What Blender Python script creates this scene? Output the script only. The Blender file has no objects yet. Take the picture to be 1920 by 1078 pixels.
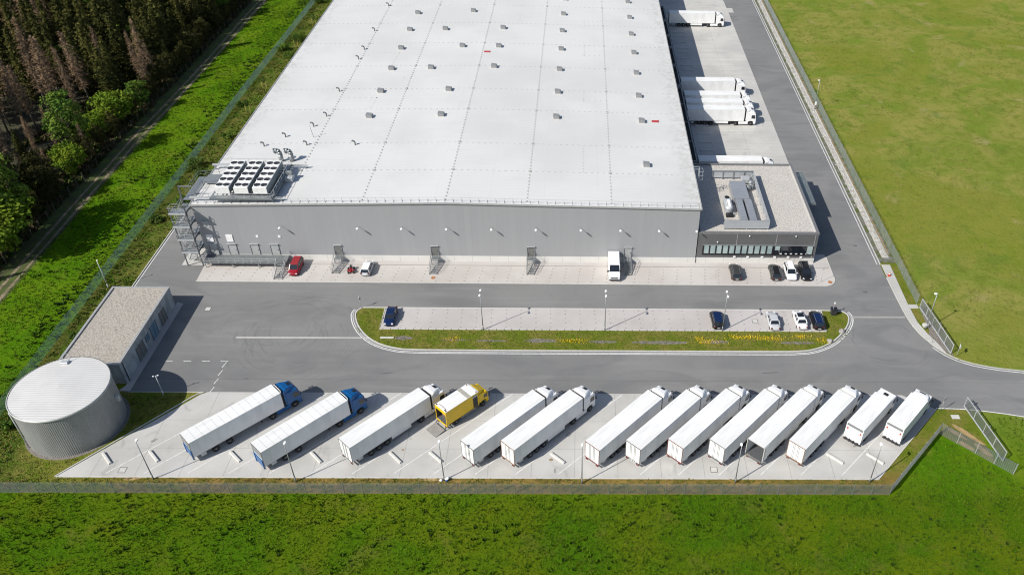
import bpy, math, random
from mathutils import Vector, Matrix, noise as mnoise
random.seed(7)
R = math.radians
S = bpy.context.scene
C = S.collection

# ---------------------------------------------------------------- camera (drone, 89 m up, looking north)
FPX, CX, CY, TH, RO, YA, H = 1559.578, 1113.741, 565.612, 0.66797, 0.0196663, 0.0213887, 89.3612
FWD = Vector((math.sin(YA)*math.cos(TH), math.cos(YA)*math.cos(TH), -math.sin(TH)))
RGT0 = Vector((math.cos(YA), -math.sin(YA), 0)); UP0 = RGT0.cross(FWD)
RGT = RGT0*math.cos(RO)+UP0*math.sin(RO); UPV = -RGT0*math.sin(RO)+UP0*math.cos(RO)
cam = bpy.data.objects.new('camera', bpy.data.cameras.new('camera')); C.objects.link(cam)
cam.matrix_world = Matrix(((RGT.x, UPV.x, -FWD.x, 0), (RGT.y, UPV.y, -FWD.y, 0), (RGT.z, UPV.z, -FWD.z, H), (0, 0, 0, 1)))
cam.data.sensor_fit = 'HORIZONTAL'; cam.data.sensor_width = 36
cam.data.lens = FPX/1920*36
cam.data.shift_x = (960-CX)/1920; cam.data.shift_y = (CY-539)/1920
cam.data.clip_start = 1; cam.data.clip_end = 6000
S.camera = cam
def V(px, py, z=0.0):
    "survey helper: photo measurement -> point on the level z"
    d = FWD*FPX + RGT*(px-CX) - UPV*(py-CY)
    t = (z-H)/d.z
    return Vector((d.x*t, d.y*t, z))
# ---------------------------------------------------------------- world, sun, exposure
SAZ, SEL = R(35.0), R(40.7)     # light travels towards azimuth SAZ (from +x to +y)
W = bpy.data.worlds.new('World'); S.world = W; W.use_nodes = True
nt = W.node_tree; bg = nt.nodes['Background']
sky = nt.nodes.new('ShaderNodeTexSky'); sky.sky_type = 'NISHITA'; sky.sun_disc = False
sky.sun_elevation = SEL; sky.sun_rotation = math.atan2(-math.cos(SAZ), -math.sin(SAZ))
nt.links.new(sky.outputs[0], bg.inputs[0]); bg.inputs[1].default_value = 0.09
sun = bpy.data.objects.new('sun', bpy.data.lights.new('sun', 'SUN')); C.objects.link(sun)
sun.data.energy = 4.6; sun.data.angle = R(0.5); sun.data.color = (1, .957, .875)
ld = Vector((math.cos(SAZ)*math.cos(SEL), math.sin(SAZ)*math.cos(SEL), -math.sin(SEL)))
sun.rotation_euler = ld.to_track_quat('-Z', 'Y').to_euler()
S.view_settings.view_transform = 'Standard'; S.view_settings.look = 'None'
S.view_settings.exposure = 0.22; S.view_settings.gamma = 1; S.view_settings.use_curve_mapping = False
S.cycles.filter_width = 1.1
S.render.resolution_x = 1024; S.render.resolution_y = 574

# ---------------------------------------------------------------- materials
MATS = {}
class NG:
    def __init__(s, name):
        s.m = bpy.data.materials.new(name); s.m.use_nodes = True
        s.t = s.m.node_tree; s.p = s.t.nodes['Principled BSDF']
        s.pos = s.t.nodes.new('ShaderNodeTexCoord').outputs['Object']
    def set(s, sock, v):
        if hasattr(v, 'is_output') or isinstance(v, bpy.types.NodeSocket): s.t.links.new(v, sock)
        elif isinstance(v, (tuple, list)) and len(v) == 3 and sock.type == 'RGBA': sock.default_value = (*v, 1)
        else: sock.default_value = v
    def math(s, op, a, b=0.0, c=None, clamp=False):
        n = s.t.nodes.new('ShaderNodeMath'); n.operation = op; n.use_clamp = clamp
        s.set(n.inputs[0], a); s.set(n.inputs[1], b)
        if c is not None: s.set(n.inputs[2], c)
        return n.outputs[0]
    def mix(s, f, a, b, mode='MIX'):
        n = s.t.nodes.new('ShaderNodeMix'); n.data_type = 'RGBA'; n.blend_type = mode
        s.set(n.inputs[0], f); s.set(n.inputs[6], a); s.set(n.inputs[7], b)
        return n.outputs[2]
    def noise(s, scale, detail=3, vec=None, rough=.55, dist=0):
        n = s.t.nodes.new('ShaderNodeTexNoise'); n.inputs['Scale'].default_value = scale
        n.inputs['Detail'].default_value = detail; n.inputs['Roughness'].default_value = rough
        n.inputs['Distortion'].default_value = dist
        s.t.links.new(vec or s.pos, n.inputs['Vector']); return n.outputs[0]
    def scalev(s, v, vec=None):
        n = s.t.nodes.new('ShaderNodeVectorMath'); n.operation = 'MULTIPLY'
        s.t.links.new(vec or s.pos, n.inputs[0]); n.inputs[1].default_value = v; return n.outputs[0]
    def comb(s, x, y, z=0.0):
        n = s.t.nodes.new('ShaderNodeCombineXYZ')
        for i, v in enumerate((x, y, z)): s.set(n.inputs[i], v)
        return n.outputs[0]
    def sep(s):
        n = s.t.nodes.new('ShaderNodeSeparateXYZ'); s.t.links.new(s.pos, n.inputs[0]); return n.outputs
    def step(s, v, a, b):
        n = s.t.nodes.new('ShaderNodeMapRange'); n.interpolation_type = 'SMOOTHSTEP'
        s.set(n.inputs[0], v); n.inputs[1].default_value = a; n.inputs[2].default_value = b
        n.inputs[3].default_value = 0; n.inputs[4].default_value = 1
        return n.outputs[0]
    def line(s, v, period, off, w):
        a = s.math('SUBTRACT', v, off); a = s.math('DIVIDE', a, period); a = s.math('FRACT', a)
        a = s.math('SUBTRACT', a, .5); a = s.math('ABSOLUTE', a)
        return s.math('GREATER_THAN', a, .5-w/period/2)
    def out(s, col, rough=.7, bump=None, bstr=.3, bdist=.05, metal=0):
        s.set(s.p.inputs['Base Color'], col); s.set(s.p.inputs['Roughness'], rough)
        s.p.inputs['Metallic'].default_value = metal
        if bump is not None:
            b = s.t.nodes.new('ShaderNodeBump'); b.inputs['Strength'].default_value = bstr
            b.inputs['Distance'].default_value = bdist
            s.t.links.new(bump, b.inputs['Height']); s.t.links.new(b.outputs[0], s.p.inputs['Normal'])
        MATS[s.m.name] = s.m; return s.m
def M(name, col, rough=.6, metal=0, col2=None, scale=1.5, var=.12, spec=None, vec=None):
    g = NG(name)
    c2 = col2 or tuple(x*(1-var) for x in col)
    v = g.scalev(vec) if vec else None
    f = g.step(g.noise(scale, 4, v), .35, .68)
    m = g.out(g.mix(f, col, c2), rough, metal=metal)
    if spec is not None: g.p.inputs['Specular IOR Level'].default_value = spec
    return m
white_paint = M('white_paint', (.82, .82, .82), .35, scale=.8, var=.04)
trailer_white = M('trailer_white', (.82, .82, .815), .45, scale=.7, col2=(.70, .695, .68), vec=(.35, 1.6, 1.2))
trailer_side = M('trailer_side', (.84, .84, .835), .5, scale=.9, var=.13, vec=(.9, .4, .35))
blue_paint = M('blue_paint', (.005, .10, .30), .3, scale=1, var=.2)
yellow_paint = M('yellow_paint', (.80, .52, .004), .35, scale=1, var=.08)
black_plastic = M('black_plastic', (.015, .015, .017), .5)
rubber = M('rubber', (.02, .02, .02), .85)
rim_metal = M('rim_metal', (.28, .28, .29), .4, .6)
glass_dark = M('glass_dark', (.012, .016, .022), .06, spec=.8)
glass_pale = M('glass_pale', (.36, .44, .43), .12, col2=(.26, .33, .34), scale=.5)
chassis_grey = M('chassis_grey', (.05, .05, .055), .6, .2)
frame_steel = M('frame_steel', (.20, .19, .18), .5, .3)
rust_frame = M('rust_frame', (.30, .17, .10), .6, scale=3, var=.4)
red_frame = M('red_frame', (.20, .055, .045), .5, scale=3)
red_light = M('red_light', (.13, .016, .014), .3)
lamp_glass = M('lamp_glass', (.75, .76, .78), .1)
galv = M('galvanised_steel', (.34, .36, .37), .45, .5, scale=4, var=.2)
galv_light = M('galvanised_light', (.55, .57, .58), .45, .3, scale=4, var=.15)
galv_dark = M('galvanised_dark', (.16, .17, .18), .5, .4, scale=4, var=.2)
mesh_green = M('mesh_green', (.13, .22, .20), .5, .1, scale=.4, var=.2)
mesh_mix = M('mesh_mix', (.20, .30, .27), .5, .1, scale=.35, col2=(.33, .32, .33))
mesh_grey = M('mesh_grey', (.30, .33, .33), .5, .3, scale=.4, var=.2)
concrete_block = M('concrete_block', (.58, .57, .54), .8, scale=3, var=.15)
orange_plastic = M('orange_plastic', (.75, .08, .03), .5)
wood_yellow = M('wood_yellow', (.45, .33, .08), .7)
bark = M('bark', (.10, .075, .05), .9, scale=3, var=.4)
dead_bark = M('dead_bark', (.24, .20, .16), .9, scale=3, var=.4)
stone = M('stone', (.34, .32, .30), .9, scale=3, var=.35)
def leafmat(name, a, b, sc=.35):
    g = NG(name); f = g.step(g.noise(sc, 3), .35, .65)
    oi = g.t.nodes.new('ShaderNodeObjectInfo'); c = g.mix(f, a, b)
    c = g.mix(g.math('MULTIPLY', g.step(oi.outputs['Random'], .1, .9), .6), c, tuple(k*.55 for k in a))
    m = g.out(c, .85); g.p.inputs['Specular IOR Level'].default_value = .08
    return m
lf_spruce = leafmat('needle_dark', (.060, .070, .018), (.130, .120, .032), .45)
lf_dead = leafmat('needle_dead', (.30, .205, .125), (.19, .125, .075), .8)
lf_bright = leafmat('leaf_bright', (.13, .22, .018), (.22, .28, .022))
lf_mid = leafmat('leaf_mid', (.065, .135, .020), (.14, .20, .028))
lf_dark = leafmat('leaf_dark', (.055, .062, .016), (.095, .080, .026), .8)
lf_shrub = leafmat('leaf_shrub', (.045, .095, .015), (.13, .17, .04))

def grass_mat():
    g = NG('grass'); x, y, z = g.sep()
    n1 = g.noise(.035, 4); n2 = g.noise(.35, 5, rough=.6); n3 = g.noise(2.4, 4, rough=.7); n4 = g.noise(.09, 4, dist=1.0)
    wob = g.math('MULTIPLY', g.math('SUBTRACT', n2, .5), 3.0)
    xx = g.math('ADD', x, wob); yy = g.math('ADD', y, wob)
    n5 = g.noise(1.1, 5, rough=.7); n6 = g.noise(5.0, 3, rough=.7)
    bright = g.mix(g.step(n4, .35, .65), (.066, .160, .005), (.110, .190, .008))
    bright = g.mix(g.math('MULTIPLY', g.step(n3, .50, .74), .6), bright, (.042, .110, .004))
    bright = g.mix(g.math('MULTIPLY', g.step(n5, .55, .72), .5), bright, (.13, .19, .02))
    south = g.mix(g.step(n4, .35, .65), (.058, .135, .004), (.108, .150, .006))
    south = g.mix(g.math('MULTIPLY', g.step(n3, .48, .72), .65), south, (.030, .068, .003))
    south = g.mix(g.math('MULTIPLY', g.step(n5, .54, .72), .6), south, (.14, .165, .018))
    south = g.mix(g.math('MULTIPLY', g.step(n6, .50, .62), .6), south, (.024, .058, .003))
    south = g.mix(g.math('MULTIPLY', g.step(g.noise(3.3, 4, rough=.75), .56, .68), .5), south, (.17, .16, .04))
    south = g.mix(g.math('MULTIPLY', g.step(g.noise(.21, 4, dist=.6), .55, .72), .35), south, (.15, .13, .03))
    bright = g.mix(g.math('MULTIPLY', g.step(n6, .50, .64), .5), bright, (.040, .110, .003))
    bright = g.mix(g.math('MULTIPLY', g.step(g.noise(.16, 4, dist=.6), .56, .72), .45), bright, (.21, .22, .035))
    olive = g.mix(g.step(n4, .36, .62), (.160, .215, .030), (.255, .245, .062))
    olive = g.mix(g.math('MULTIPLY', g.step(n2, .45, .70), .8), olive, (.125, .165, .022))
    olive = g.mix(g.math('MULTIPLY', g.step(g.noise(.022, 3, dist=1.2), .50, .62), .75), olive, g.mix(g.step(n2, .3, .7), (.145, .185, .020), (.215, .225, .038)))
    olive = g.mix(g.math('MULTIPLY', g.step(g.noise(.11, 6, dist=.4), .60, .74), .7), olive, (.33, .28, .13))
    olive = g.mix(g.math('MULTIPLY', g.step(n6, .50, .66), .5), olive, (.11, .125, .025))
    olive = g.mix(g.math('MULTIPLY', g.step(g.noise(2.1, 4, rough=.75), .55, .7), .35), olive, (.33, .31, .12))
    olive = g.mix(g.math('MULTIPLY', g.step(g.noise(.10, 5, dist=.5), .56, .68), .55), olive, (.105, .17, .026))
    verge = g.mix(g.step(n2, .35, .66), (.115, .155, .016), (.19, .175, .042))
    verge = g.mix(g.step(n3, .5, .75), verge, (.07, .085, .018))
    strip = g.mix(g.step(n2, .35, .65), (.062, .105, .014), (.13, .135, .032))
    dry = g.mix(g.step(n2, .3, .65), (.27, .18, .055), (.14, .12, .03))
    base = g.mix(g.step(y, 69, 76), south, bright)
    base = g.mix(g.math('MULTIPLY', g.step(xx, 57, 60.5), g.step(yy, 76, 92)), base, olive)
    inx = g.math('MULTIPLY', g.math('GREATER_THAN', x, -84.4), g.math('LESS_THAN', x, 58.6))
    l1 = g.math('MULTIPLY_ADD', x, 1.047, 27.9); l2 = g.math('MULTIPLY_ADD', x, -.94, 132.0)
    lim = g.math('MAXIMUM', g.math('MINIMUM', l1, l2), 71.6)
    iny = g.math('GREATER_THAN', y, lim)
    inn = g.math('MULTIPLY', inx, iny)
    vin = g.mix(g.step(xx, -80, -72), strip, verge)
    vin = g.mix(g.math('MULTIPLY', g.step(g.math('SUBTRACT', 75.2, yy), -1.2, .8), g.step(x, -76, -50)), vin, dry)
    base = g.mix(inn, base, vin)
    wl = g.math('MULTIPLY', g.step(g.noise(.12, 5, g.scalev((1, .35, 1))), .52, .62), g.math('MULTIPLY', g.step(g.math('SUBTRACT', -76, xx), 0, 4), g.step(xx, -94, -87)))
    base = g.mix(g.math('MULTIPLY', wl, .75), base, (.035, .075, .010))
    bu = g.math('ADD', g.math('MULTIPLY', g.noise(1.1, 4, rough=.6), .20), g.math('MULTIPLY', g.noise(4.2, 4, rough=.7), .13))
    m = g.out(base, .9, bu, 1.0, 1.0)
    g.p.inputs['Specular IOR Level'].default_value = .0
    return m
grass = grass_mat()
def asphalt_mat():
    g = NG('asphalt'); x, y, z = g.sep()
    base = g.mix(g.step(g.noise(.06, 4), .3, .7), (.172, .172, .171), (.212, .210, .207))
    streak = g.noise(.5, 5, g.scalev((.12, 1.6, 1)))
    base = g.mix(g.math('MULTIPLY', g.step(streak, .5, .7), .35), base, (.25, .247, .24))
    base = g.mix(g.math('MULTIPLY', g.step(g.noise(.9, 6, rough=.7), .5, .75), .30), base, (.15, .15, .15))
    for cx, cy, r0, r1 in ((-50, 105, 2.0, 11.5), (-47, 102, 4, 13), (-44, 106, 5, 12), (50, 104, 3, 10), (49, 168, 4, 12), (49, 212, 4, 12), (60, 82, 8, 16)):
        dx = g.math('SUBTRACT', x, cx); dy = g.math('SUBTRACT', y, cy)
        r = g.math('SQRT', g.math('ADD', g.math('MULTIPLY', dx, dx), g.math('MULTIPLY', dy, dy)))
        an = g.math('ARCTAN2', dy, dx)
        n = g.noise(1.0, 5, g.comb(g.math('MULTIPLY', r, 2.1), g.math('MULTIPLY', an, .9), cx))
        msk = g.math('MULTIPLY', g.math('MULTIPLY', g.step(r, r0, r0+2), g.math('SUBTRACT', 1.0, g.step(r, r1-4, r1))), g.step(g.noise(.2, 2), .38, .6))
        f = g.math('MULTIPLY', g.math('MULTIPLY', g.step(n, .50, .66), msk), .38)
        base = g.mix(f, base, (.10, .10, .10))
    base = g.mix(g.math('MULTIPLY', g.step(g.noise(.09, 4, g.scalev((.6, 1.4, 1)), dist=1.5), .48, .66), .45), base, (.135, .136, .138))
    base = g.mix(g.math('MULTIPLY', g.line(y, 31.0, 93.5, .08), .5), base, (.08, .08, .08))
    return g.out(base, .85, g.noise(14, 3), .25, .01)
asphalt = asphalt_mat()
def concrete_mat(name, c1, c2, px=None, py=None, stain=.5, dark=(.33, .33, .32)):
    g = NG(name); x, y, z = g.sep()
    base = g.mix(g.step(g.noise(.12, 5), .35, .65), c1, c2)
    base = g.mix(g.math('MULTIPLY', g.step(g.noise(.35, 6, g.scalev((1.2, .7, 1)), dist=1), .56, .74), stain), base, dark)
    base = g.mix(g.math('MULTIPLY', g.step(g.noise(6, 3), .5, .8), .25), base, tuple(v*.85 for v in c1))
    if px: base = g.mix(g.math('MULTIPLY', g.line(x, px[0], px[1], px[2]), .6), base, (.22, .22, .21))
    if py: base = g.mix(g.math('MULTIPLY', g.line(y, py[0], py[1], py[2]), .5), base, (.22, .22, .21))
    return g.out(base, .85, g.noise(9, 4), .2, .01)
lot_conc = concrete_mat('lot_concrete', (.425, .415, .395), (.505, .495, .475), (5.97, -.6, .08), (5.4, 74.1, .07), .6, (.30, .295, .28))
yard_conc = concrete_mat('yard_concrete', (.44, .43, .41), (.52, .51, .48), (8.0, 30, .06), (3.0, 151, .08), .5)
paver = concrete_mat('paving', (.455, .42, .395), (.515, .49, .465), None, None, .35, (.38, .34, .31))
paver_grey = concrete_mat('paving_grey', (.43, .40, .385), (.48, .455, .44), None, None, .35, (.36, .34, .32))
path_mat = concrete_mat('path_paving', (.44, .43, .40), (.50, .49, .46), (.4, 0, .03), (.4, 0, .03), .3)
kerb_mat = M('kerb_concrete', (.55, .54, .51), .8, scale=2)
line_paint = M('line_paint', (.74, .74, .72), .7, scale=2.5, var=.25)
plinth_mat = concrete_mat('plinth_concrete', (.66, .65, .62), (.60, .59, .56), (3.3, 0, .05), None, .3, (.5, .49, .47))
gutter_mat = M('gutter_concrete', (.55, .54, .51), .8, scale=2)
dirt = M('track_dirt', (.26, .20, .135), .95, col2=(.11, .10, .05), scale=.8)
floor_mat = M('forest_floor', (.055, .045, .025), .95, col2=(.03, .035, .012), scale=.5)
gravel = M('gravel', (.22, .20, .18), .95, col2=(.12, .105, .09), scale=4)
gravel_pale = M('gravel_pale', (.47, .46, .43), .95, col2=(.33, .31, .28), scale=1.2)
def gravel_roof_mat(name, c):
    g = NG(name)
    v = g.t.nodes.new('ShaderNodeTexVoronoi'); v.inputs['Scale'].default_value = 3.2; g.t.links.new(g.pos, v.inputs['Vector'])
    base = g.mix(g.math('MULTIPLY', v.outputs['Distance'], .9, clamp=True), tuple(k*1.18 for k in c), tuple(k*.62 for k in c))
    base = g.mix(g.math('MULTIPLY', g.step(g.noise(.25, 5), .4, .7), .3), base, tuple(k*.8 for k in c))
    return g.out(base, .95, v.outputs['Distance'], .6, .08)
groof = gravel_roof_mat('roof_gravel', (.52, .49, .45)); groof2 = gravel_roof_mat('shed_roof_gravel', (.40, .365, .32))
def wall_mat():
    g = NG('cladding_grey'); x, y, z = g.sep()
    n = g.noise(1, 2, g.comb(g.math('FLOOR', g.math('DIVIDE', x, 1.15)), 0.5, 0.5))
    base = g.mix(g.step(n, .3, .7), (.315, .320, .332), (.330, .335, .346))
    base = g.mix(g.math('MULTIPLY', g.line(x, 1.15, 0, .05), .28), base, (.26, .265, .27))
    base = g.mix(g.math('MULTIPLY', g.step(g.noise(.6, 5, g.scalev((2.5, 1, .12))), .45, .75), .25), base, (.29, .29, .30))
    return g.out(base, .5, None, metal=.05)
wallm = wall_mat()
def roof_mat():
    g = NG('roof_membrane'); x, y, z = g.sep()
    base = g.mix(g.step(g.noise(.05, 5), .35, .65), (.575, .57, .56), (.64, .636, .626))
    base = g.mix(g.math('MULTIPLY', g.line(y, 1.05, 0, .10), .22), base, (.50, .50, .50))
    base = g.mix(g.math('MULTIPLY', g.line(x, 9.6, 3.1, .09), .28), base, (.48, .48, .48))
    base = g.mix(g.math('MULTIPLY', g.step(g.noise(.5, 6, g.scalev((.25, 1.6, 1))), .5, .75), .35), base, (.56, .56, .55))
    ed = g.step(x, 16.5, 20.5); ed2 = g.math('SUBTRACT', 1.0, g.step(x, -67.5, -64))
    e = g.math('MULTIPLY', g.math('ADD', ed, ed2), g.step(g.noise(.9, 6, rough=.7), .42, .62))
    base = g.mix(g.math('MULTIPLY', e, .5), base, (.40, .385, .35))
    sp = g.math('MULTIPLY', ed, g.step(g.noise(2.6, 2), .70, .73))
    base = g.mix(g.math('MULTIPLY', sp, .8), base, (.12, .11, .10))
    return g.out(base, .6, g.noise(1.2, 4), .15, .03)
roofm = roof_mat()
def stripe_mat(name, c1, c2, axis, period, w, rough=.45, metal=.3):
    g = NG(name); o = g.sep()
    base = g.mix(g.step(g.noise(.3, 5), .4, .7), c1, tuple(k*.88 for k in c1))
    base = g.mix(g.line(o[axis], period, 0, w), base, c2)
    return g.out(base, rough, metal=metal)
tank_roofm = stripe_mat('tank_roof_sheet', (.68, .67, .65), (.54, .53, .52), 1, .42, .17, .5, .05)
annex_wall = stripe_mat('annex_cladding', (.145, .145, .15), (.105, .105, .11), 2, .5, .05)
screen_m = stripe_mat('screen_sheet', (.50, .52, .55), (.38, .40, .43), 2, .28, .05)
duct_m = stripe_mat('duct_sheet', (.34, .36, .39), (.24, .25, .27), 1, 1.1, .06)
door_grey = M('door_grey', (.40, .41, .41), .5); door_dark = M('door_dark', (.17, .17, .165), .5)
door_blue = M('door_blue', (.12, .22, .30), .5)
def shedwall_mat():
    g = NG('shed_wall'); x, y, z = g.sep()
    base = g.mix(g.step(g.noise(.8, 6, g.scalev((1, 1, .5))), .35, .65), (.38, .42, .44), (.25, .28, .30))
    base = g.mix(g.math('MULTIPLY', g.line(y, 2.9, 92.3, .07), .6), base, (.16, .18, .19))
    return g.out(base, .8)
shedwall = shedwall_mat()
coping = M('coping_metal', (.46, .46, .45), .45, .3)
dark_cop = M('dark_coping', (.20, .20, .205), .5, .2)
dock_dark = M('dock_dark', (.035, .036, .04), .7); dock_rim = M('dock_rim', (.30, .31, .32), .5, .2)
red_mat = M('red_mat', (.45, .06, .06), .7)

# ---------------------------------------------------------------- mesh builder
class MB:
    def __init__(s): s.v = []; s.f = []; s.mi = []; s.mats = []; s.sm = []
    def idx(s, m):
        if m not in s.mats: s.mats.append(m)
        return s.mats.index(m)
    def add(s, vs, fs, m, smooth=False):
        o = len(s.v); s.v += [tuple(p) for p in vs]; i = s.idx(m)
        for f in fs: s.f.append(tuple(k+o for k in f)); s.mi.append(i); s.sm.append(smooth)
        return s
    def box(s, x0, x1, y0, y1, z0, z1, m, bev=0):
        if bev:
            b = bev; r = []
            for z, k in ((z0, b), (z0+b, 0), (z1-b, 0), (z1, b)):
                r.append([(x0+k, y0+k, z), (x1-k, y0+k, z), (x1-k, y1-k, z), (x0+k, y1-k, z)])
            return s.loft(r, m)
        return s.add([(x0, y0, z0), (x1, y0, z0), (x1, y1, z0), (x0, y1, z0), (x0, y0, z1), (x1, y0, z1), (x1, y1, z1), (x0, y1, z1)],
                     [(0, 3, 2, 1), (4, 5, 6, 7), (0, 1, 5, 4), (1, 2, 6, 5), (2, 3, 7, 6), (3, 0, 4, 7)], m)
    def loft(s, rings, m, caps=True, smooth=False):
        n = len(rings[0]); vs = [p for r in rings for p in r]; fs = []
        for i in range(len(rings)-1):
            for k in range(n):
                a = i*n+k; b = i*n+(k+1) % n
                fs.append((a, b, b+n, a+n))
        s.add(vs, fs, m, smooth)
        if caps:
            o = len(s.v)-len(vs); i = s.idx(m)
            s.f.append(tuple(o+k for k in reversed(range(n)))); s.mi.append(i); s.sm.append(False)
            s.f.append(tuple(o+len(vs)-n+k for k in range(n))); s.mi.append(i); s.sm.append(False)
        return s
    def prism(s, poly, z0, z1, m):
        return s.loft([[(x, y, z0) for x, y in poly], [(x, y, z1) for x, y in poly]], m)
    def tube(s, p, q, r, m, r2=None, n=6, smooth=True):
        p, q = Vector(p), Vector(q); d = q-p
        if d.length < 1e-6: return s
        a = d.orthogonal().normalized(); b = d.normalized().cross(a); r2 = r if r2 is None else r2
        R_ = [[p+(a*math.cos(t)+b*math.sin(t))*r for t in [2*math.pi*k/n for k in range(n)]],
              [q+(a*math.cos(t)+b*math.sin(t))*r2 for t in [2*math.pi*k/n for k in range(n)]]]
        return s.loft(R_, m, True, smooth and n > 5)
    def bar(s, p, q, w, h, m):
        p, q = Vector(p), Vector(q); d = (q-p).normalized()
        sd = d.cross(Vector((0, 0, 1)))
        sd = sd.normalized() if sd.length > 1e-4 else Vector((1, 0, 0))
        u = sd.cross(d)
        r = [[e+sd*i*w/2+u*j*h/2 for i, j in ((-1, -1), (1, -1), (1, 1), (-1, 1))] for e in (p, q)]
        return s.loft(r, m)
    def lathe(s, prof, m, c=(0, 0, 0), n=16, axis='z', smooth=True, caps=True):
        rings = []
        for r, h in prof:
            ring = []
            for k in range(n):
                t = 2*math.pi*k/n; a, b = r*math.cos(t), r*math.sin(t)
                ring.append((c[0]+a, c[1]+b, c[2]+h) if axis == 'z' else (c[0]+a, c[1]+h, c[2]-b))
            rings.append(ring)
        return s.loft(rings, m, caps, smooth)
    def build(s, name, parent=None, loc=None, rz=0):
        me = bpy.data.meshes.new(name); me.from_pydata(s.v, [], s.f)
        for m in s.mats: me.materials.append(m)
        me.polygons.foreach_set('material_index', s.mi); me.polygons.foreach_set('use_smooth', s.sm)
        me.update()
        return link(name, me, parent, loc, rz)
def link(name, me, parent=None, loc=None, rz=0):
    o = bpy.data.objects.new(name, me); C.objects.link(o)
    if parent: o.parent = parent
    if loc is not None: o.location = loc
    o.rotation_euler.z = rz
    return o
def tag(o, label, cat, group=None):
    o['label'] = label; o['category'] = cat
    if group: o['group'] = group
    return o
def thing(name, label, cat, loc=(0, 0, 0), rz=0, group=None):
    return tag(link(name, None, None, loc, rz), label, cat, group)
def copy_tree(o, parent=None):
    c = o.copy(); C.objects.link(c); c.parent = parent
    for ch in list(o.children): copy_tree(ch, c)
    return c
def place(proto, used, loc, rz, label, cat=None, group=None):
    o = proto if not used else copy_tree(proto)
    o.location = loc; o.rotation_euler.z = rz; o['label'] = label
    if group: o['group'] = group
    if cat: o['category'] = cat
    return o
def sheet(name, poly, z, m, kind='structure'):
    b = MB(); b.add([(p[0], p[1], z) for p in poly], [tuple(range(len(poly)))], m)
    o = b.build(name); o['kind'] = kind; return o
def path_strip(b, pts, w, z, m, off=0):
    n = len(pts); L = []
    for i, p in enumerate(pts):
        a = Vector(pts[max(i-1, 0)][:2]); c = Vector(pts[min(i+1, n-1)][:2])
        d = (c-a).normalized(); nn = Vector((-d.y, d.x)); q = Vector(p[:2])
        L.append((q+nn*(off-w/2), q+nn*(off+w/2)))
    for i in range(n-1):
        b.add([(*L[i][0], z), (*L[i+1][0], z), (*L[i+1][1], z), (*L[i][1], z)], [(0, 1, 2, 3)], m)
def kerb(b, pts, w, z0, z1, m):
    n = len(pts); rings = []
    for i, p in enumerate(pts):
        a = Vector(pts[max(i-1, 0)][:2]); c = Vector(pts[min(i+1, n-1)][:2])
        d = (c-a).normalized(); nn = Vector((-d.y, d.x)); q = Vector(p[:2])
        l, r = q-nn*w/2, q+nn*w/2
        rings.append([(*l, z0), (*r, z0), (*r, z1), (*l, z1)])
    b.loft(rings, m)
def smooth_pts(pts, it=2):
    for _ in range(it):
        q = [pts[0]]
        for a, b in zip(pts, pts[1:]):
            q += [(a[0]*.75+b[0]*.25, a[1]*.75+b[1]*.25), (a[0]*.25+b[0]*.75, a[1]*.25+b[1]*.75)]
        pts = q+[pts[-1]]
    return pts
def arc(cx, cy, r, a0, a1, n=10):
    return [(cx+r*math.cos(R(a0+(a1-a0)*i/n)), cy+r*math.sin(R(a0+(a1-a0)*i/n))) for i in range(n+1)]

# ---------------------------------------------------------------- ground, roads, paving
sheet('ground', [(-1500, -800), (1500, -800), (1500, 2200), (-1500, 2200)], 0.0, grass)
f_edge = [(-1200, -700), (-108, -700), (-106, 60), (-104.5, 110), (-103.9, 180), (-104, 300), (-104, 2100), (-1200, 2100)]
sheet('forest_floor', f_edge, .006, floor_mat)
nedge = smooth_pts([(55.55, 150), (55.5, 114.6), (55.9, 106.5), (58.2, 101.3), (61.1, 98.4), (65.7, 96.8), (72, 95.9), (90, 93.2), (200, 76)])
sedge = smooth_pts([(53.7, 87.8), (58.9, 87.6), (66.4, 86.2), (80, 82.5), (110, 75), (200, 55)])
asph = [(-84, 90.6), (49.3, 90.5)]+sedge+nedge[::-1]+[(55.5, 400), (21, 400), (21, 124.9), (-67.9, 124.9), (-67.9, 400), (-78.4, 400), (-78.4, 90.6)]
asph[0] = (-78.4, 90.6)
asph = [(-68.6, 90.55), (49.3, 90.55)]+sedge+nedge[::-1]+[(55.5, 420), (-78.4, 420), (-78.4, 111.0), (-68.6, 111.0)]
sheet('access_road', asph, .010, asphalt)
sheet('truck_parking_concrete', [(-70.7, 74.4), (41.2, 74.35), (53.6, 87.7), (49.3, 90.65), (-56.1, 90.65), (-57.0, 90.1)], .018, lot_conc)
yard = [(21.0, 150.0), (46.0, 150.2), (45.7, 259), (47.4, 259), (47.4, 263), (45.6, 263), (45.6, 269)]+arc(40, 269, 5.6, 0, 90, 6)+[(21, 275)]
sheet('loading_yard_concrete', yard, .018, yard_conc)
# front paving
b = MB(); fp = [(-67.9, 118.45), (43.6, 118.3)]+arc(43.9, 120.3, 2.0, -90, 0, 6)+[(45.9, 128), (43.2, 128), (43.2, 124.9), (-68.2, 124.9)]
sheet('front_parking_paving', fp, .035, paver)
b.add([(x, y, .04) for x, y in ((-68, 123.7), (45.9, 123.6), (45.9, 125.2), (-68, 125.2))], [(0, 1, 2, 3)], paver_grey)
path_strip(b, [(-68, 123.66), (45.8, 123.56)], .10, .046, gravel)
o = b.build('pavement'); o['kind'] = 'structure'
b = MB(); kerb(b, [(-67.95, 118.35), (43.6, 118.2)]+arc(43.9, 120.3, 2.1, -90, 0, 8)+[(46.0, 127)], .16, 0, .10, kerb_mat)
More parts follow.
